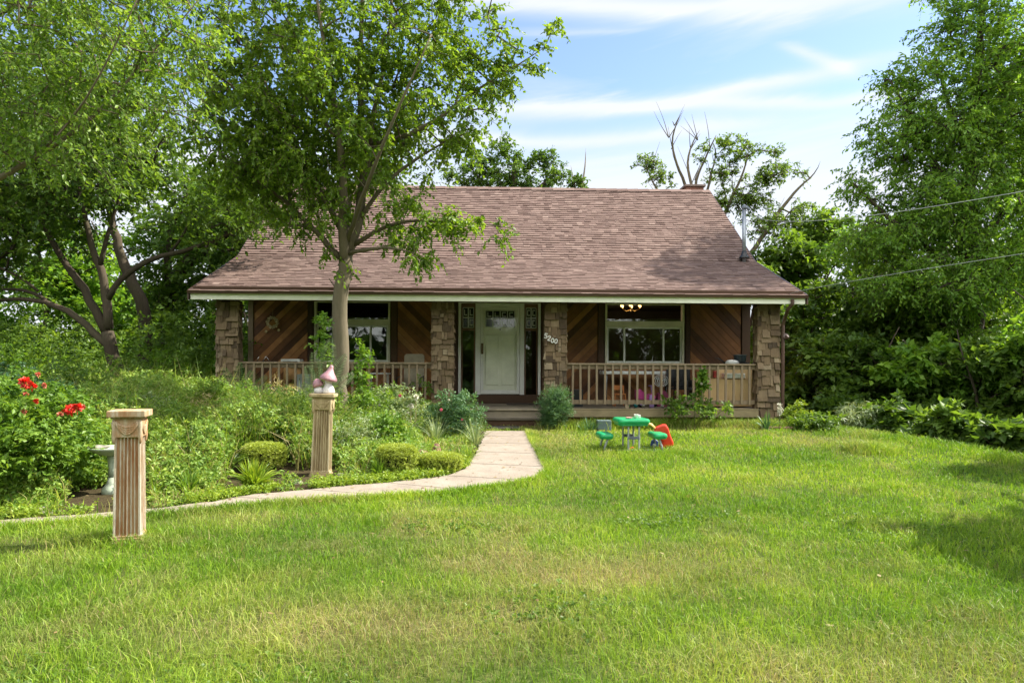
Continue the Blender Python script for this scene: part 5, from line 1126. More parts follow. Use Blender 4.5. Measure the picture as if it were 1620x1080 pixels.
def pedestal(lab, loc, rz, mat, tilt=(0, 0), h=1.03, k_=.77):
    root = empty('pedestal', loc, rz, lab, 'pedestal', 'fluted garden pedestals'); root.rotation_euler = (tilt[0], tilt[1], rz); root.scale = (k_, k_, 1)
    a, bt = .112, .125     # half widths of the shaft at top and bottom
    def plan(hw_, z, flutes):
        pts = []
        for s in range(4):
            row = []
            N_ = 44
            for i in range(N_):
                u = -1 + 2 * i / N_; dpt = 0
                if flutes and abs(u) < .84:
                    ph = (u + .84) / 1.68 * 6; dpt = .028 * abs(math.sin(ph * math.pi)) ** .4
                row.append((u * hw_, -hw_ + dpt))
            c_, s_ = math.cos(s * math.pi / 2), math.sin(s * math.pi / 2); pts += [(x * c_ - y * s_, x * s_ + y * c_, z) for x, y in row]
        return pts
    zs = [(.07, 0), (.085, 1), (.10, 1), (.45, 1), (.80, 1), (.815, 1), (.83, 0)]
    m = MB(); rings = [plan(bt + (a - bt) * (z / h), z, fl) for z, fl in zs]; k = len(rings[0])
    for r_ in rings: m.v += r_
    for i in range(len(rings) - 1):
        for q in range(k):
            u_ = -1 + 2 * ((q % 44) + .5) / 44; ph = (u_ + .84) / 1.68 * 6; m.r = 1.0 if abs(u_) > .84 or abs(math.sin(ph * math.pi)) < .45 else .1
            m.face((i * k + q, i * k + (q + 1) % k, (i + 1) * k + (q + 1) % k, (i + 1) * k + q))
    m.build('shaft', mat, root)
    m = MB(); m.prism([(-.15, 0), (.15, 0), (.15, .03), (.138, .04), (.132, .055), (.128, .075), (-.128, .075), (-.132, .055), (-.138, .04), (-.15, .03)], -.128, .128); m.box(-.125, .125, -.15, -.1285, 0, .032); m.box(-.125, .125, .1285, .15, 0, .032)
    m.box(-.127, .127, -.137, -.129, .033, .056); m.build('plinth', mat, root, bevel=.006)
    m = MB(); m.box(-.128, .128, -.128, .128, .825, .965); m.box(-.14, .14, -.14, .14, .9655, .98); cap = m.build('capital', mat, root, bevel=.005)
    m = MB(); m.smooth = True
    for s in range(4):
        M = Matrix.Rotation(s * math.pi / 2, 4, 'Z')
        for q, dp in enumerate((.0, .017, .034, .050)):
            pts = [M @ Vector((x, -.133, .945 - dp * .25 - (.045 + dp * .75) * (1 - (x / .1) ** 2))) for x in np.linspace(-.1, .1, 13)]; m.tube(pts, .0095, 6)
        for sx_ in (-.118,):
            p = [M @ Vector((sx_ , -.118, z)) for z in (.96, .93, .88, .83, .79, .775)]; m.tube(p, [.016, .024, .018, .022, .014, .004], 8)
    m.build('swag', mat, cap)
    m = MB(); m.rbox(-.175, .175, -.175, .175, .981, h, r=.012, k=2); m.build('top_slab', mat, root)
    return root
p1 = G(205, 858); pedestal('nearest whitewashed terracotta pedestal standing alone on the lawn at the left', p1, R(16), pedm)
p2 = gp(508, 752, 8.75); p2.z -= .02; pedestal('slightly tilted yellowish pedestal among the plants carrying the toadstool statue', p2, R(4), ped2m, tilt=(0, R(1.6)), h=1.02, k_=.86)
capm = plain('toadstool_cap', (.52, .27, .31), .45, .35, 9, bs=.3); stm = plain('toadstool_stem', (.68, .65, .66), .55, .15, 14)
tp = p2 + Vector((.03, 0, 1.02)); st = empty('toadstool_statue', tp, 0, 'pair of pink-capped toadstools with pale stems on top of the tilted pedestal', 'statue'); st.scale = (.93, .93, .97)
m = MB(); m.smooth = True; m.lathe([(.075, 0), (.085, .02), (.07, .07), (.045, .12), (.045, .17), (.06, .2)], 20, c=(.06, 0, 0)); m.build('stem', stm, st)
m = MB(); m.smooth = True; TL = Matrix.Translation((.06, 0, .185)) @ Matrix.Rotation(R(14), 4, 'Y'); m.lathe([(.03, -.005), (.105, -.02), (.118, -.005), (.112, .015), (.085, .05), (.055, .085), (.036, .12), (.026, .15), (.026, .165), (.016, .178), (.004, .18)], 24, M=TL); m.build('cap', capm, st)
m = MB(); m.smooth = True; m.lathe([(.05, 0), (.062, .02), (.058, .06), (.032, .09), (.03, .11)], 16, c=(-.065, -.02, 0)); m.build('stem', stm, st)
m = MB(); m.smooth = True; TL = Matrix.Translation((-.07, -.02, .105)) @ Matrix.Rotation(R(-16), 4, 'Y'); m.lathe([(.02, 0), (.062, -.02), (.075, 0), (.068, .03), (.045, .065), (.022, .082), (.004, .086)], 20, M=TL); m.build('cap', capm, st)
bbm = plain('birdbath_stone', (.36, .42, .33), .85, .2, 8, bs=.4)
bb = gp(177, 781, 7.6); bath = empty('birdbath', bb, 0, 'pale green-grey birdbath half hidden behind the nearest pedestal', 'birdbath')
m = MB(); m.smooth = True; m.lathe([(.10, -.02), (.10, .05), (.07, .08), (.05, .11), (.036, .17)], 28); m.build('foot', bbm, bath)
m = MB(); m.smooth = True; m.lathe([(.036, .171), (.033, .28), (.045, .36), (.05, .40)], 24); m.build('column', bbm, bath)
m = MB(); m.smooth = True; m.lathe([(.06, .401), (.12, .42), (.20, .455), (.225, .48), (.232, .492), (.222, .495), (.20, .47), (.12, .445), (.01, .44)], 32); m.build('bowl', bbm, bath)
rock('flat grey stone lying on the rim of the birdbath', bb + Vector((-.11, -.05, .485)), .10, .06, .03, stone, 9, group=None, rz=.3)

# ================================================================== TOYS ON THE LAWN
green = plain('green_plastic', (.015, .36, .13), .3, .12, 6, spec=.5); greym = plain('grey_plastic', (.30, .33, .34), .45, .15, 6); dgrey = plain('dark_grey_plastic', (.12, .14, .17), .45, .15)
redp = plain('red_plastic', (.72, .045, .02), .35, .15); yelp = plain('yellow_plastic', (.80, .42, .12), .4, .1); bluep = plain('blue_plastic', (.02, .07, .38), .35, .1)
T0 = G(998, 713); sc_ = T0.y / FPX
tt = empty('play_picnic_table', T0, R(4), 'small green plastic play table with two attached benches and grey legs', 'play table'); tt.scale = (.80, .8, 1)
ht = (713 - 661) * sc_
m = MB(); m.rbox(-.30, .30, -.30, .30, ht - .075, ht, r=.09, k=5); m.smooth = False; top_ = m.build('table_top', green, tt)
m = MB(); m.rbox(-.27, .27, -.27, .27, ht - .10, ht - .076, r=.08, k=5); m.build('under_rim', green, top_)
for sg in (-1, 1):
    m = MB(); cx_ = sg * .50 if sg < 0 else .50; zb_ = (713 - 688) * sc_
    m.rbox(cx_ - .13, cx_ + .13, -.27, .27, zb_ - .04, zb_ + .04, r=.075, k=5); m.build('bench', green, tt)
for x_ in (-.10, .10):
    for y_ in (-.22, .22):
        m = MB(); m.tube([(x_, y_, 0), (x_, y_, ht - .09)], .018, 10); m.smooth = True; m.build('leg', greym, tt)
for sg in (-1, 1):
    for y_ in (-.2, .2):
        m = MB(); m.smooth = True; m.tube([(sg * .545, y_, 0), (sg * .525, y_, .09), (sg * .49, y_, .17), (sg * .44, y_, .22)], .02, 8); m.build('leg', greym, tt)
m = MB(); m.box(-.105, .105, -.245, -.215, .19, .235); m.box(-.105, .105, .215, .245, .19, .235); m.box(-.02, .02, -.214, .214, .195, .23); m.build('cross_bar', dgrey, tt, bevel=.006)
for y_ in (-.2, .2):
    m = MB(); m.tube([(-.5, y_, .03), (.5, y_, .03)], .014, 8); m.build('bench_bar', greym, tt)
m = MB(); m.smooth = True; m.lathe([(.028, 0), (.034, .055), (.036, .06), (.03, .058), (.024, .01)], 16); cup = m.build('toy_cup', white, None, loc=T0 + Vector((.06, -.1, ht + .002))); tag(cup, 'small white toy cup standing on the green play table', 'toy')
m = MB(); m.smooth = True; m.lathe([(.03, 0), (.05, .01), (.055, .018), (.04, .016), (.01, .006)], 18); o = m.build('toy_saucer', plain('pink_plastic', (.75, .40, .38), .4), None, loc=T0 + Vector((-.05, -.12, ht + .002))); tag(o, 'pale pink toy plate lying on the green play table', 'toy')
m = MB(); m.rbox(-.035, .035, -.02, .02, 0, .05, r=.01); o = m.build('toy_block', white, None, loc=T0 + Vector((.10, -.03, ht + .002))); tag(o, 'white toy block beside the cup on the green play table', 'toy')
# red push cart tipped against the bench
C0 = G(1052, 711); C0 = G(1050, 709); cart = empty('push_cart_toy', C0, R(-12), 'red plastic push cart with yellow handle and blue wheels tipped beside the play table', 'toy cart')
TM = Matrix.Translation((.02, 0, .02)) @ Matrix.Rotation(R(-15), 4, 'Y')
m = MB(); m.prism([(-.10, 0), (.13, 0), (.14, .05), (.125, .14), (.12, .27), (.10, .335), (.05, .345), (-.06, .33), (-.10, .28), (-.105, .2), (-.02, .1), (-.09, .04)], -.11, .11, TM); m.build('tub', redp, cart, bevel=.02)
m = MB(); m.smooth = True; m.tube([TM @ Vector(p) for p in ((-.06, -.08, .30), (-.11, -.08, .38), (-.17, -.08, .42), (-.17, .08, .42), (-.11, .08, .38), (-.06, .08, .30))], .014, 8); m.build('handle', yelp, cart)
for y_ in (-.12, .12):
    m = MB(); m.smooth = True; MW = Matrix.Translation((-.14, y_, .062)) @ Matrix.Rotation(R(90), 4, 'X'); m.lathe([(.02, -.02), (.055, -.022), (.06, -.015), (.06, .015), (.055, .022), (.02, .02)], 22, M=MW); wh = m.build('wheel', bluep, cart)
    m = MB(); m.lathe([(.025, -.026), (.025, .026)], 14, M=MW); m.build('hub', white, wh)
for y_ in (-.07, .07):
    m = MB(); m.smooth = True; m.tube([(-.06, y_, .20), (0.0, y_, .02)], .012, 8); m.build('strut', white, cart)
m = MB(); m.prism([(-.05, 0), (.05, .01), (.045, .05), (.01, .055), (-.05, .02)], -.04, .04); o = m.build('toy_scoop', plain('orange_plastic', (.8, .13, .04), .4), None, bevel=.008, loc=G(1000, 714) + Vector((-.0, .05, .01))); tag(o, 'orange red toy scoop in the grass under the play table', 'toy')
m = MB(); m.rbox(-.13, .13, -.1, .1, 0, .2, r=.02); o = m.build('planter_box', plain('slate_planter', (.10, .15, .15), .6), None, loc=gp(955, 690, 13.1)); tag(o, 'low slate-grey planter box in the strap leaves behind the play table', 'planter')

# ================================================================== THINGS ON THE PORCH
def HP(px, py, yl): x = hx(px, yl, py); return hw(x, yl, hz(px, py, yl))
def on_deck(px, yl): x = hx(px, yl); return hw(x, yl, ZD)
blackp = plain('black_plastic', (.02, .022, .024), .4, .2); whitep = plain('white_plastic', (.62, .64, .62), .4, .08); cardb = plain('cardboard', (.30, .19, .13), .85, .12); chairw = plain('chair_wood', (.40, .22, .08), .5, .2)
beige = plain('beige_canvas', (.34, .30, .22), .9, .15); ply = grained('plywood', [(.2, (.40, .27, .12)), (.8, (.58, .42, .22))], grain=(4, 4, .5), scale=4, rough=.7, dirt=.4, dirtcol=(.2, .12, .05))
yr = R(YAW)
# left bay
zr = ZD + .86
p = on_deck(420, .95); wt_ = empty('porch_workbench', p, yr, 'dark wooden bench-table with slatted shelf behind the left railing', 'table')
m = MB(); m.box(-.62, .92, -.28, .28, .80, .84); m.build('table_top', dkwood, wt_, bevel=.005)
for x_ in (-.58, .88):
    for y_ in (-.24, .24): m = MB(); m.box(x_ - .025, x_ + .025, y_ - .025, y_ + .025, 0, .799); m.build('leg', dkwood, wt_)
p = on_deck(415, .9) + Vector((0, 0, .842)); m = MB(); m.rbox(-.3, .3, -.14, .14, 0, .08, r=.06, k=4); m.smooth = False; o = m.build('black_case', blackp, None, loc=p); tag(o, 'flat black case lying on the porch table at the left end', 'case')
for q, (dx, a) in enumerate(((-.10, .35), (.02, .5), (.18, -.4))):
    m = MB(); m.smooth = True; m.tube([(dx, -.05, .0), (dx + a * .16, -.08, .12)], .008, 6); o = m.build('chrome_rod', plain('chrome', (.6, .6, .6), .25, metallic=.9), None, loc=p + Vector((0, 0, .06))); tag(o, ('short metal rod sticking up from the left part of the black case', 'short metal rod sticking up from the middle of the black case', 'short metal rod leaning left at the right end of the black case')[q], 'rod', 'metal rods on the black case')
p = on_deck(462, .9) + Vector((0, 0, .842)); pr = empty('desk_printer', p, yr, 'flat white box-shaped machine with dark slot on the left porch table', 'printer'); m = MB(); m.rbox(-.2, .2, -.15, .15, 0, .13, r=.02); m.build('body', whitep, pr); m = MB(); m.box(-.15, .15, -.157, -.149, .05, .085); m.build('slot', blackp, pr)
p = on_deck(411, .6); m = MB(); m.box(-.24, .24, -.17, .17, 0, .44); m.box(-.25, .0, -.18, .18, .4405, .45); o = m.build('cardboard_box', cardb, None, bevel=.004, loc=p); o.rotation_euler[2] = .3; tag(o, 'tan cardboard carton behind the left end of the left railing', 'box')
p = on_deck(434, .6); m = MB(); m.box(-.13, .13, -.13, .13, 0, .38); 
for k in range(5): m.box(-.135, .135, -.137, -.131, .03 + k * .07, .06 + k * .07)
o = m.build('plastic_crate', plain('grey_violet_plastic', (.22, .22, .28), .5), None, bevel=.004, loc=p + Vector((.02, 0, 0))); tag(o, 'upright grey ribbed crate beside the cardboard carton', 'crate')
p = on_deck(463, .55); ch_ = empty('wooden_chair', p, yr + .3, 'wooden chair with rounded back and yellowish seat behind the left railing', 'chair')
m = MB(); m.rbox(-.19, .19, -.19, .19, .43, .465, r=.04); m.build('seat', chairw, ch_); m = MB(); m.prism([(-.17, .55), (.17, .55), (.18, .75), (.12, .84), (-.12, .84), (-.18, .75)], .17, .195); m.build('backrest', chairw, ch_, bevel=.006)
for x_ in (-.16, .16):
    for y_, zt in ((-.16, .429), (.17, .56)): m = MB(); m.tube([(x_, y_, 0), (x_, y_, zt)], .017, 8); m.build('leg', chairw, ch_)
p = on_deck(484, .5); fz = empty('storage_cabinet', p, yr, 'narrow pale grey cabinet panel left of the pear tree trunk', 'cabinet'); m = MB(); m.rbox(-.15, .10, -.14, .14, 0, .66, r=.012, k=2); m.build('body', plain('pale_grey', (.36, .40, .43), .5), fz); m = MB(); m.box(.101, .17, -.13, .13, 0, .66); m.build('side_panel', plain('mid_grey', (.20, .23, .26), .5), fz); m = MB(); m.box(-.10, -.085, -.147, -.141, .54, .58); m.build('handle', blackp, fz)
p = on_deck(600, .9); t2 = empty('side_table', p, yr, 'small white side table left of the beige chair', 'table'); m = MB(); m.rbox(-.22, .22, -.18, .18, .66, .69, r=.03); m.build('table_top', whitep, t2)
for x_ in (-.18, .18): m = MB(); m.tube([(x_, -.1, 0), (x_, -.1, .659)], .012, 6); m.build('leg', whitep, t2)
for x_ in (-.18, .18): m = MB(); m.tube([(x_, .1, 0), (x_, .1, .659)], .012, 6); m.build('leg', whitep, t2)
p = on_deck(650, .85); c2 = empty('patio_chair', p, yr - .15, 'high-backed beige sling patio chair left of the entrance pillar', 'chair')
m = MB(); m.prism([(-.22, .42), (.22, .42), (.22, 1.08), (.18, 1.12), (-.18, 1.12), (-.22, 1.08)], .18, .20, Matrix.Rotation(R(-6), 4, 'X')); m.build('backrest', beige, c2, bevel=.004); m = MB(); m.box(-.22, .22, -.22, .2, .39, .41); m.build('seat', beige, c2, bevel=.004)
for sg in (-1, 1):
    m = MB(); m.smooth = True; m.tube([(sg * .25, -.24, 0), (sg * .25, -.22, .58), (sg * .25, .1, .62), (sg * .25, .22, .60)], .014, 8); m.build('arm', blackp, c2); m = MB(); m.tube([(sg * .24, .26, 0), (sg * .24, .16, .6)], .014, 8); m.build('leg', blackp, c2)
# wreath and hanging bits
wm_ = plain('wreath_straw', (.68, .58, .36), .9, .3, 30)
p = HP(431, 510, WY - .06); wr = empty('wreath', p, yr, 'round straw wreath hanging on the dark diagonal boards', 'wreath'); m = MB()
for k in range(90):
    a = k * .35; rr = .105 + .025 * math.sin(k * 1.7); m.r = random.random(); q = Vector((rr * math.cos(a), -.01 + .02 * math.sin(k * 2.3), rr * math.sin(a))); d = Vector((-math.sin(a) + .5 * math.sin(k * 3.1), .3 * math.cos(k * 1.3), math.cos(a) + .5 * math.cos(k * 4.1))).normalized(); m.beam(q - d * .035, q + d * .035, .014, .008)
m.build('ring', wm_, wr); m = MB(); m.tube([(0, .01, .12), (0, .02, .30)], .003, 4); m.build('hanging_loop', drystem, wr)
for q, (px, py) in enumerate(((421, 524), (441, 522))):
    p = HP(px, py, WY - .03); m = MB(); 
    for k in range(14): a = k * 2.4; d = Vector((math.cos(a), -.4, math.sin(a))).normalized(); m.beam((0, 0, 0), d * .035, .012, .006)
    o = m.build('wall_ornament', wm_, None, loc=p); tag(o, ('small straw ornament on the wall, lower left of the wreath', 'small straw ornament on the wall, lower right of the wreath')[q], 'ornament', 'small ornaments under the wreath')
# right bay
p = on_deck(1008, 1.35); tb_ = empty('folding_table', p, yr, 'long white folding table under the right window', 'table'); zt_ = hz(1008, 587, 1.0) - ZD
m = MB(); m.rbox(-.80, .80, -.22, .25, zt_ - .07, zt_, r=.03); m.build('table_top', whitep, tb_)
for x_ in (-.7, .7): m = MB(); m.smooth = True; m.tube([(x_, -.15, 0), (x_, -.15, zt_ - .08), (x_, .18, zt_ - .08), (x_, .18, 0)], .014, 8); m.build('leg', greym, tb_)
p = on_deck(912, .65); m = MB(); m.rbox(-.13, .13, -.12, .12, 0, .36, r=.02); o = m.build('black_tub', blackp, None, loc=p); tag(o, 'black square tub on the porch beside the right entrance pillar', 'tub')
pkp = plain('magenta_plastic', (.45, .05, .22), .4); purp = plain('lilac_plastic', (.42, .28, .60), .4)
p = on_deck(1022, .6); tri = empty('ride_on_toy', p, yr + .2, 'pink and magenta ride-on toy tricycle on the porch deck', 'tricycle')
m = MB(); m.prism([(-.22, .16), (.16, .14), (.20, .22), (.08, .28), (-.02, .25), (-.16, .38), (-.22, .36)], -.09, .09); m.build('body', pkp, tri, bevel=.015)
m = MB(); m.smooth = True; m.tube([(.17, 0, .1), (.13, 0, .40), (.12, 0, .44)], .016, 8); m.tube([(.12, -.13, .44), (.12, .13, .44)], .014, 8); m.build('handlebar', purp, tri)
for x_, y_, r_ in ((.18, 0, .1), (-.17, -.13, .075), (-.17, .13, .075)):
    m = MB(); m.smooth = True; MW = Matrix.Translation((x_, y_, r_)) @ Matrix.Rotation(R(90), 4, 'X'); m.lathe([(r_ * .3, -.02), (r_, -.02), (r_, .02), (r_ * .3, .02)], 20, M=MW); wh = m.build('wheel', blackp, tri); m = MB(); m.lathe([(r_ * .4, -.026), (r_ * .4, .026)], 12, M=MW); m.build('hub', purp, wh)
p = on_deck(1047, .7); m = MB(); m.prism([(-.12, 0), (.1, 0), (.14, .22), (.06, .34), (-.1, .28)], -.1, .1); o = m.build('toy_stroller_hood', plain('maroon_cloth', (.20, .03, .08), .8), None, bevel=.02, loc=p); tag(o, 'maroon doll stroller hood beside the pink tricycle', 'toy')
p = on_deck(1031, .35); m = MB(); m.rbox(-.05, .05, -.04, .04, 0, .26, r=.03); o = m.build('toy_bottle', purp, None, loc=p); tag(o, 'lilac plastic toy standing in front of the pink tricycle', 'toy')
p = on_deck(1045, .75); bk = empty('wire_fan', p + Vector((0, 0, 0)), yr, 'white wire cage fan on a thin stand behind the right railing', 'fan'); m = MB(); m.smooth = True
zc_ = hz(1041, 602, .75) - ZD
for rr in (.04, .08, .12, .155): m.tube([(rr * math.cos(t), -.05 - .0, zc_ + rr * .8 * math.sin(t)) for t in np.linspace(0, 6.283, 25)], .007, 5)
m.build('cage', whitep, bk); m = MB(); m.tube([(0, 0, .02), (0, 0, zc_ - .02)], .014, 8); m.lathe([(.14, 0), (.14, .02), (.03, .03)], 20); m.build('stand', whitep, bk); m = MB()
for k in range(3):
    a = k * 2.094; m.add([(0.01, -.03, zc_), (math.cos(a) * .12, -.045, zc_ + math.sin(a) * .1), (math.cos(a + .7) * .12, -.02, zc_ + math.sin(a + .7) * .1)], [(0, 1, 2)])
m.build('blade', greym, bk)
for q, (px, yl_) in enumerate(((1073, .8), (1090, .45))):
    p = on_deck(px, yl_); c3 = empty('black_patio_chair', p, yr + (0, .5)[q], ('black patio chair right behind the white fan', 'black patio chair turned beside the plywood box')[q], 'chair', 'black chairs on the porch')
    m = MB(); m.box(-.21, .21, .17, .20, .42, .80); m.build('backrest', blackp, c3, bevel=.01); m = MB(); m.box(-.21, .21, -.21, .168, .37, .41); m.build('seat', blackp, c3, bevel=.01)
    for sg in (-1, 1):
        m = MB(); m.smooth = True; m.tube([(sg * .23, -.2, 0), (sg * .23, -.19, .56), (sg * .23, .17, .56), (sg * .23, .22, 0)], .016, 8); m.build('arm', blackp, c3)
p = on_deck(980, .9); c4 = empty('toy_chair', p, yr, 'small orange wooden child chair under the white folding table', 'chair'); om = plain('orange_wood', (.50, .17, .04), .5)
m = MB(); m.box(-.12, .12, -.12, .12, .24, .27); m.build('seat', om, c4, bevel=.004); m = MB(); m.box(-.12, .12, .10, .12, .34, .44); m.build('backrest', om, c4)
for x_ in (-.11, .11):
    for y_, zt in ((-.1, .239), (.11, .339)): m = MB(); m.box(x_ - .012, x_ + .012, y_ - .012, y_ + .012, 0, zt); m.build('leg', om, c4)
for lab, px, col, rr in (('small green toy on the deck edge behind the right railing', 994, (.03, .35, .08), .045), ('small teal toy on the deck edge behind the right railing', 1006, (.03, .32, .35), .045), ('small white ball on the deck edge behind the right railing', 1018, (.6, .58, .55), .04), ('small white ball below the maroon hood behind the right railing', 1048, (.6, .58, .55), .035)):
    m = MB(); m.smooth = True; m.lathe([(.004, 0), (rr * .7, rr * .25), (rr, rr * .9), (rr * .75, rr * 1.6), (rr * .3, rr * 1.95)], 14); o = m.build('toy', plain('toy_col_%d' % px, col, .4), None, loc=on_deck(px, .3)); tag(o, lab, 'toy', 'small toys on the deck')
# plywood box with shelf things, black pot, pans
xa, xb = hx(1101, .35), hx(1190, .35); zt_ = hz(1150, 600, .35)
pb = empty('plywood_box', hw((xa + xb) / 2, .55, ZD), yr, 'wide plywood storage box behind the right end of the railing', 'box'); hwid = (xb - xa) / 2
m = MB(); m.r = .6; m.box(-hwid, hwid, -.22, -.20, .03, zt_ - ZD); m.r = .4; m.box(-hwid, -hwid + .02, -.199, .25, .03, zt_ - ZD); m.box(hwid - .02, hwid, -.199, .25, .03, zt_ - ZD); m.box(-hwid + .021, hwid - .021, .23, .25, .03, zt_ - ZD); m.build('side_panel', ply, pb); m = MB(); m.box(-hwid + .03, hwid - .03, -.19, .22, .05, .07); m.build('bottom_panel', ply, pb)
p = hw(hx(1160, .8), .8, ZD); cn = empty('grill_counter', p, yr, 'dark topped plywood counter standing behind the plywood box', 'counter'); zt_ = hz(1150, 577, .8) - ZD
m = MB(); m.box(-.42, .36, -.2, .25, zt_ - .05, zt_); m.build('counter_top', dkwood, cn, bevel=.004); m = MB(); m.r = .8; m.box(-.40, .34, -.17, -.15, .02, zt_ - .051); m.build('front_panel', ply, cn)
for x_ in (-.395, .335): m = MB(); m.box(x_ - .02, x_ + .02, -.149, .22, 0, zt_ - .051); m.build('side_panel', ply, cn)
p0 = p + Vector((0, 0, zt_)); pt = empty('cooking_pot', p0 + Vector((.14, 0, .001)), yr, 'dark blue-black cooking pot on the grill counter by the right corner pillar', 'pot')
m = MB(); m.smooth = True; m.lathe([(.11, .05), (.125, .06), (.13, .17), (.14, .20), (.142, .21), (.128, .205), (.12, .08)], 24); m.build('body', plain('pot_enamel', (.035, .05, .06), .3), pt); m = MB(); m.lathe([(.143, .205), (.15, .215), (.02, .225)], 24); m.build('lid', plain('lid_grey', (.18, .22, .24), .35), pt); m = MB(); m.box(-.08, .17, -.09, .09, 0, .049); m.build('burner', blackp, pt, bevel=.006)
p = p0 + Vector((-.12, -.08, .001)); pn_ = empty('frying_pan', p, yr + .3, 'frying pan with long curved handle left of the cooking pot', 'pan'); m = MB(); m.smooth = True; m.lathe([(.08, 0), (.11, .04), (.115, .045), (.105, .04), (.075, .008)], 22); m.build('body', blackp, pn_); m = MB(); m.smooth = True; m.tube([(-.10, 0, .04), (-.18, 0, .09), (-.27, 0, .13), (-.34, 0, .145)], [.011, .01, .01, .008], 8); m.build('handle', blackp, pn_)
m = MB(); m.smooth = True; m.lathe([(.02, 0), (.10, .01), (.125, .04), (.10, .085), (.05, .105), (.01, .11)], 18, sx=1.2); o = m.build('plastic_bag', whitep, None, loc=p0 + Vector((-.08, -.17, .002))); tag(o, 'crumpled white plastic bag in front of the frying pan', 'bag')
p = hw(hx(1160, .5), .48, ZD); m = MB(); m.rbox(-.22, .22, -.1, .1, 0, .10, r=.02); o = m.build('storage_tray', whitep, None, loc=HP(1160, 598, .44)); tag(o, 'long white storage tray showing above the plywood box', 'tray'); o.rotation_euler[2] = yr
m = MB(); m.rbox(-.05, .05, -.05, .05, 0, .14, r=.02); o = m.build('red_tin', plain('tin_red', (.42, .05, .05), .4), None, loc=HP(1132, 597, .44)); tag(o, 'small red and white tin left of the white storage tray', 'tin')
# plates that carry them inside the box
m = MB(); m.box(-hwid + .03, hwid - .03, -.15, .2, .0, .02); o = m.build('inner_shelf', ply, pb, loc=(0, 0, hz(1150, 598.5, .44) - ZD - .025))
# house number
numm = plain('number_white', (.75, .76, .74), .4, .03); nums = empty('house_number', (0, 0, 0), 0, 'four white house number digits stepping down the right entrance pillar', 'house number')
SEG = {'5': [[(1, 1.7), (.1, 1.7), (.1, .95), (.7, 1.0), (1, .7), (.95, .2), (.6, 0), (.05, .1)]], '2': [[(.05, 1.4), (.3, 1.7), (.8, 1.65), (.95, 1.25), (.6, .8), (.05, .05), (1, .05)]], '0': [[(.5, 1.7), (.1, 1.35), (.05, .4), (.45, 0), (.9, .35), (.95, 1.35), (.5, 1.7)]]}
for ch_c, px, py in (('5', 863.5, 531), ('2', 868.7, 535), ('0', 874.2, 538.5), ('0', 879.6, 539.5)):
    p = HP(px, py, -.062); m = MB(); s_ = .052; T_ = Matrix.Translation(p) @ Matrix.Rotation(yr, 4, 'Z') @ Matrix.Rotation(R(8), 4, 'Y')
    for poly in SEG[ch_c]:
        q = [Vector(((x - .5) * s_, 0, (y - .85) * s_)) for x, y in poly]
        for a, b_ in zip(q[:-1], q[1:]): e = (b_ - a).normalized() * .006; m.beam(T_ @ (a - e), T_ @ (b_ + e), .014, .016, up=(0, -1, 0))
    m.build('digit', numm, nums)
# chandelier inside
p = HP(998, 486, 4.0); cl = empty('chandelier', p, 0, 'lit brass chandelier seen through the top of the right window', 'chandelier'); brass = plain('brass', (.45, .28, .10), .3, metallic=.9)
em, n, b = newmat('bulb_glow'); b.inputs['Emission Color'].default_value = (1, .55, .18, 1); b.inputs['Emission Strength'].default_value = 5; b.inputs['Base Color'].default_value = (1, .8, .5, 1)
m = MB(); m.smooth = True; m.tube([(0, 0, 3.02 - p.z), (0, 0, .0), (0, 0, -.08)], [.01, .014, .03], 8); m.build('stem', brass, cl)
for k in range(6):
    a = k * 1.047 + .3; m = MB(); m.smooth = True; m.tube([(0, 0, -.04), (.12 * math.cos(a), .12 * math.sin(a), -.10), (.24 * math.cos(a), .24 * math.sin(a), -.05), (.26 * math.cos(a), .26 * math.sin(a), .0)], .009, 6); ar = m.build('arm', brass, cl)
    m = MB(); m.smooth = True; m.lathe([(.012, 0), (.03, .02), (.034, .05), (.02, .08), (.004, .09)], 12, c=(.26 * math.cos(a), .26 * math.sin(a), 0)); m.build('bulb', em, ar)
pl = bpy.data.lights.new('chandelier_light', 'POINT'); pl.energy = 5; pl.color = (1, .65, .35); pl.shadow_soft_size = .15; po = bpy.data.objects.new('chandelier_light', pl); COL.objects.link(po); po.parent = cl; po.location = (0, 0, -.25)
# door mat, step mat
m = MB(); m.rbox(-.42, .42, -.25, .25, 0, .015, r=.03); o = m.build('door_mat', plain('mat_dark', (.07, .055, .045), .95, .3, 30), None, loc=hw(hx(832, 1.3), 1.45, ZD + .001)); o.rotation_euler[2] = yr; tag(o, 'dark doormat on the deck before the front door', 'doormat')
pq = G(795, 676); m = MB(); m.rbox(-.33, .33, -.2, .2, 0, .025, r=.12, k=6); o = m.build('step_mat', plain('mat_rubber', (.055, .05, .045), .8, .3, 20), None, loc=(pq.x, 13.25, gzf(pq.x, 13.25) + .032)); tag(o, 'dark half-round mat at the bottom of the porch steps', 'doormat')
# roof mast and service cables
metal = plain('galvanised', (.30, .33, .37), .4, .12, metallic=.6)
mb0 = HP(1177, 406, 2.15); mast = empty('service_mast', mb0, 0, 'grey electric service mast standing on the right of the roof', 'mast')
hm = mb0.z * 0 + (406 - 330) / FPX * mb0.y
m = MB(); m.smooth = True; m.tube([(0, 0, -.2), (0, 0, hm)], .042, 12); m.build('pipe', metal, mast); m = MB(); m.smooth = True; m.lathe([(.13, -.04), (.10, .0), (.06, .06), (.052, .13)], 18); m.build('flashing', blackp, mast)
m = MB(); m.smooth = True; m.lathe([(.05, -.02), (.06, .02), (.05, .07), (.02, .09)], 14, c=(0, 0, hm)); m.tube([(0, 0, hm + .02), (.07, -.03, hm + .01), (.10, -.05, hm - .05)], [.04, .035, .03], 10); m.build('weather_head', dgrey, mast)
cabm = plain('cable_grey', (.36, .38, .36), .6)
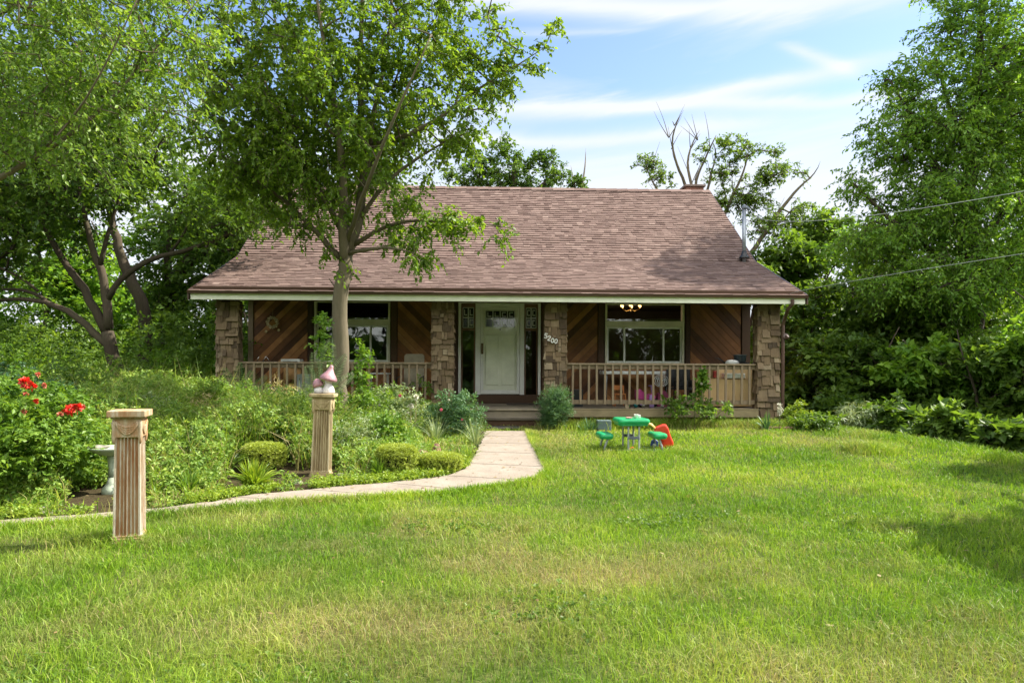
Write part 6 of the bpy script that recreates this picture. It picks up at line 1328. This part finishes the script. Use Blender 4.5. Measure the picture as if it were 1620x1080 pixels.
A = mb0 + Vector((.05, -.03, hm - .12)); B = P(1660, 298, 7.6); C2 = P(1340, 344, 12.5)
def cable(lab, A, mid, B, r=.0055):
    m = MB(); m.smooth = True; A, B, mid = map(Vector, (A, B, mid)); c = mid * 2 - (A + B) / 2
    m.tube([A * (1 - t) ** 2 + c * 2 * t * (1 - t) + B * t * t for t in np.linspace(0, 1, 28)], r, 6); tag(m.build('service_cable', cabm, None), lab, 'cable', 'cables running from the house to the right')
Bx = B + (B - C2) * 1.2
cable('upper service cable running from the roof mast across the right hand trees', A, P(1400, 338, 11.8), B + Vector((3.0, -3.2, .35)))
A2 = HP(1243, 467, -.1); cable('thin lower cable leaving the right corner of the eaves through the trees', A2, P(1430, 431, 10.8), P(1640, 398, 7.6) + Vector((2.6, -3, .25)), .004)

# fallen leaves and scraps on the path and lawn
g = np.random.default_rng(501); n_ = 420; t_ = g.uniform(0, 1, n_); q = resample(PU, 300)[(t_ * 299).astype(int)] * (1 - g.uniform(.05, .95, n_)[:, None]); u_ = g.uniform(.05, .95, n_)[:, None]; q = resample(PU, 300)[(t_ * 299).astype(int)] * (1 - u_) + resample(PL, 300)[(t_ * 299).astype(int)] * u_
xl = g.uniform(-5, 6, 260); yl_ = g.uniform(3, 12, 260); qq = np.concatenate([q[:170], np.stack([xl, yl_], 1)]); zz = gz(qq[:, 0], qq[:, 1]) + np.r_[np.full(170, .036), np.full(260, .045)]
Cc = np.column_stack([qq, zz]); a = g.uniform(0, 6.28, len(Cc)); l = g.uniform(.012, .03, len(Cc)); dx = np.stack([np.cos(a), np.sin(a), g.normal(size=len(a)) * .12], 1) * l[:, None]; dy_ = np.stack([-np.sin(a), np.cos(a), g.normal(size=len(a)) * .2], 1) * l[:, None] * .45
V = np.stack([Cc - dx, Cc - dy_, Cc + dx, Cc + dy_], 1).reshape(-1, 3); F = (np.arange(len(Cc)) * 4)[:, None] + np.arange(4)[None]
tag(npmesh('fallen_leaves', V, F, leafmat('leaf_fallen', [(.1, (.10, .06, .025)), (.5, (.24, .16, .07)), (.9, (.42, .36, .2))], trans=.2), {'rnd': g.random(len(F))}), 'small fallen brown leaves scattered on the path and lawn', 'leaves', kind='stuff')

# clover and low broad-leaved weeds patched through the lawn
g = np.random.default_rng(602); pc = np.stack([g.uniform(-.75, .75, 46), g.uniform(2.8, 12.5, 46)], 1); pc[:, 0] *= pc[:, 1]
ix = g.integers(0, 18, 4200); sp = g.uniform(.12, .45, 46)[ix]; cx_ = pc[ix, 0] + g.normal(size=4200) * sp; cy_ = pc[ix, 1] + g.normal(size=4200) * sp * .7
k = ~inpoly(cx_, cy_, BED) & ~inpoly(cx_, cy_, PATH) & (cx_ < XE(cy_)) & (cy_ > 2.3) & (g.random(4200) < .4); C = np.stack([cx_, cy_, gz(cx_, cy_) + .02], 1)[k]
V, F, rn, _ = leaf_arrays(C, np.full(len(C), .03), 3, 3, .026, .02, .05, seed=603); tag(npmesh('clover', V, F, LM['mid'], {'rnd': rn}), 'low clover and broad-leaved weeds patched through the lawn', 'clover', kind='stuff')

# leafier growth crowding the left railing
g = np.random.default_rng(610); C = []
while len(C) < 620:
    x = g.uniform(-6.4, -1.3); y = g.uniform(11.0, 13.75); hh = (.35 + .75 * float(vnoise(np.float64(x), np.float64(y), 1.4, 99)))
    if x > -1.6 - (13.9 - y) * .3 + .3: continue
    C.append((x, y, gzf(x, y) + hh * g.uniform(.15, 1)))
C = np.array(C); V, F, rn, _ = leaf_arrays(C, g.uniform(.1, .2, len(C)), 4, 7, .075, .035, .3, seed=611)
tag(npmesh('garden_undergrowth', V, F, LM['mid'], {'rnd': rn}), 'leafy mixed perennials crowding the foot of the left porch railing', 'undergrowth', kind='stuff')
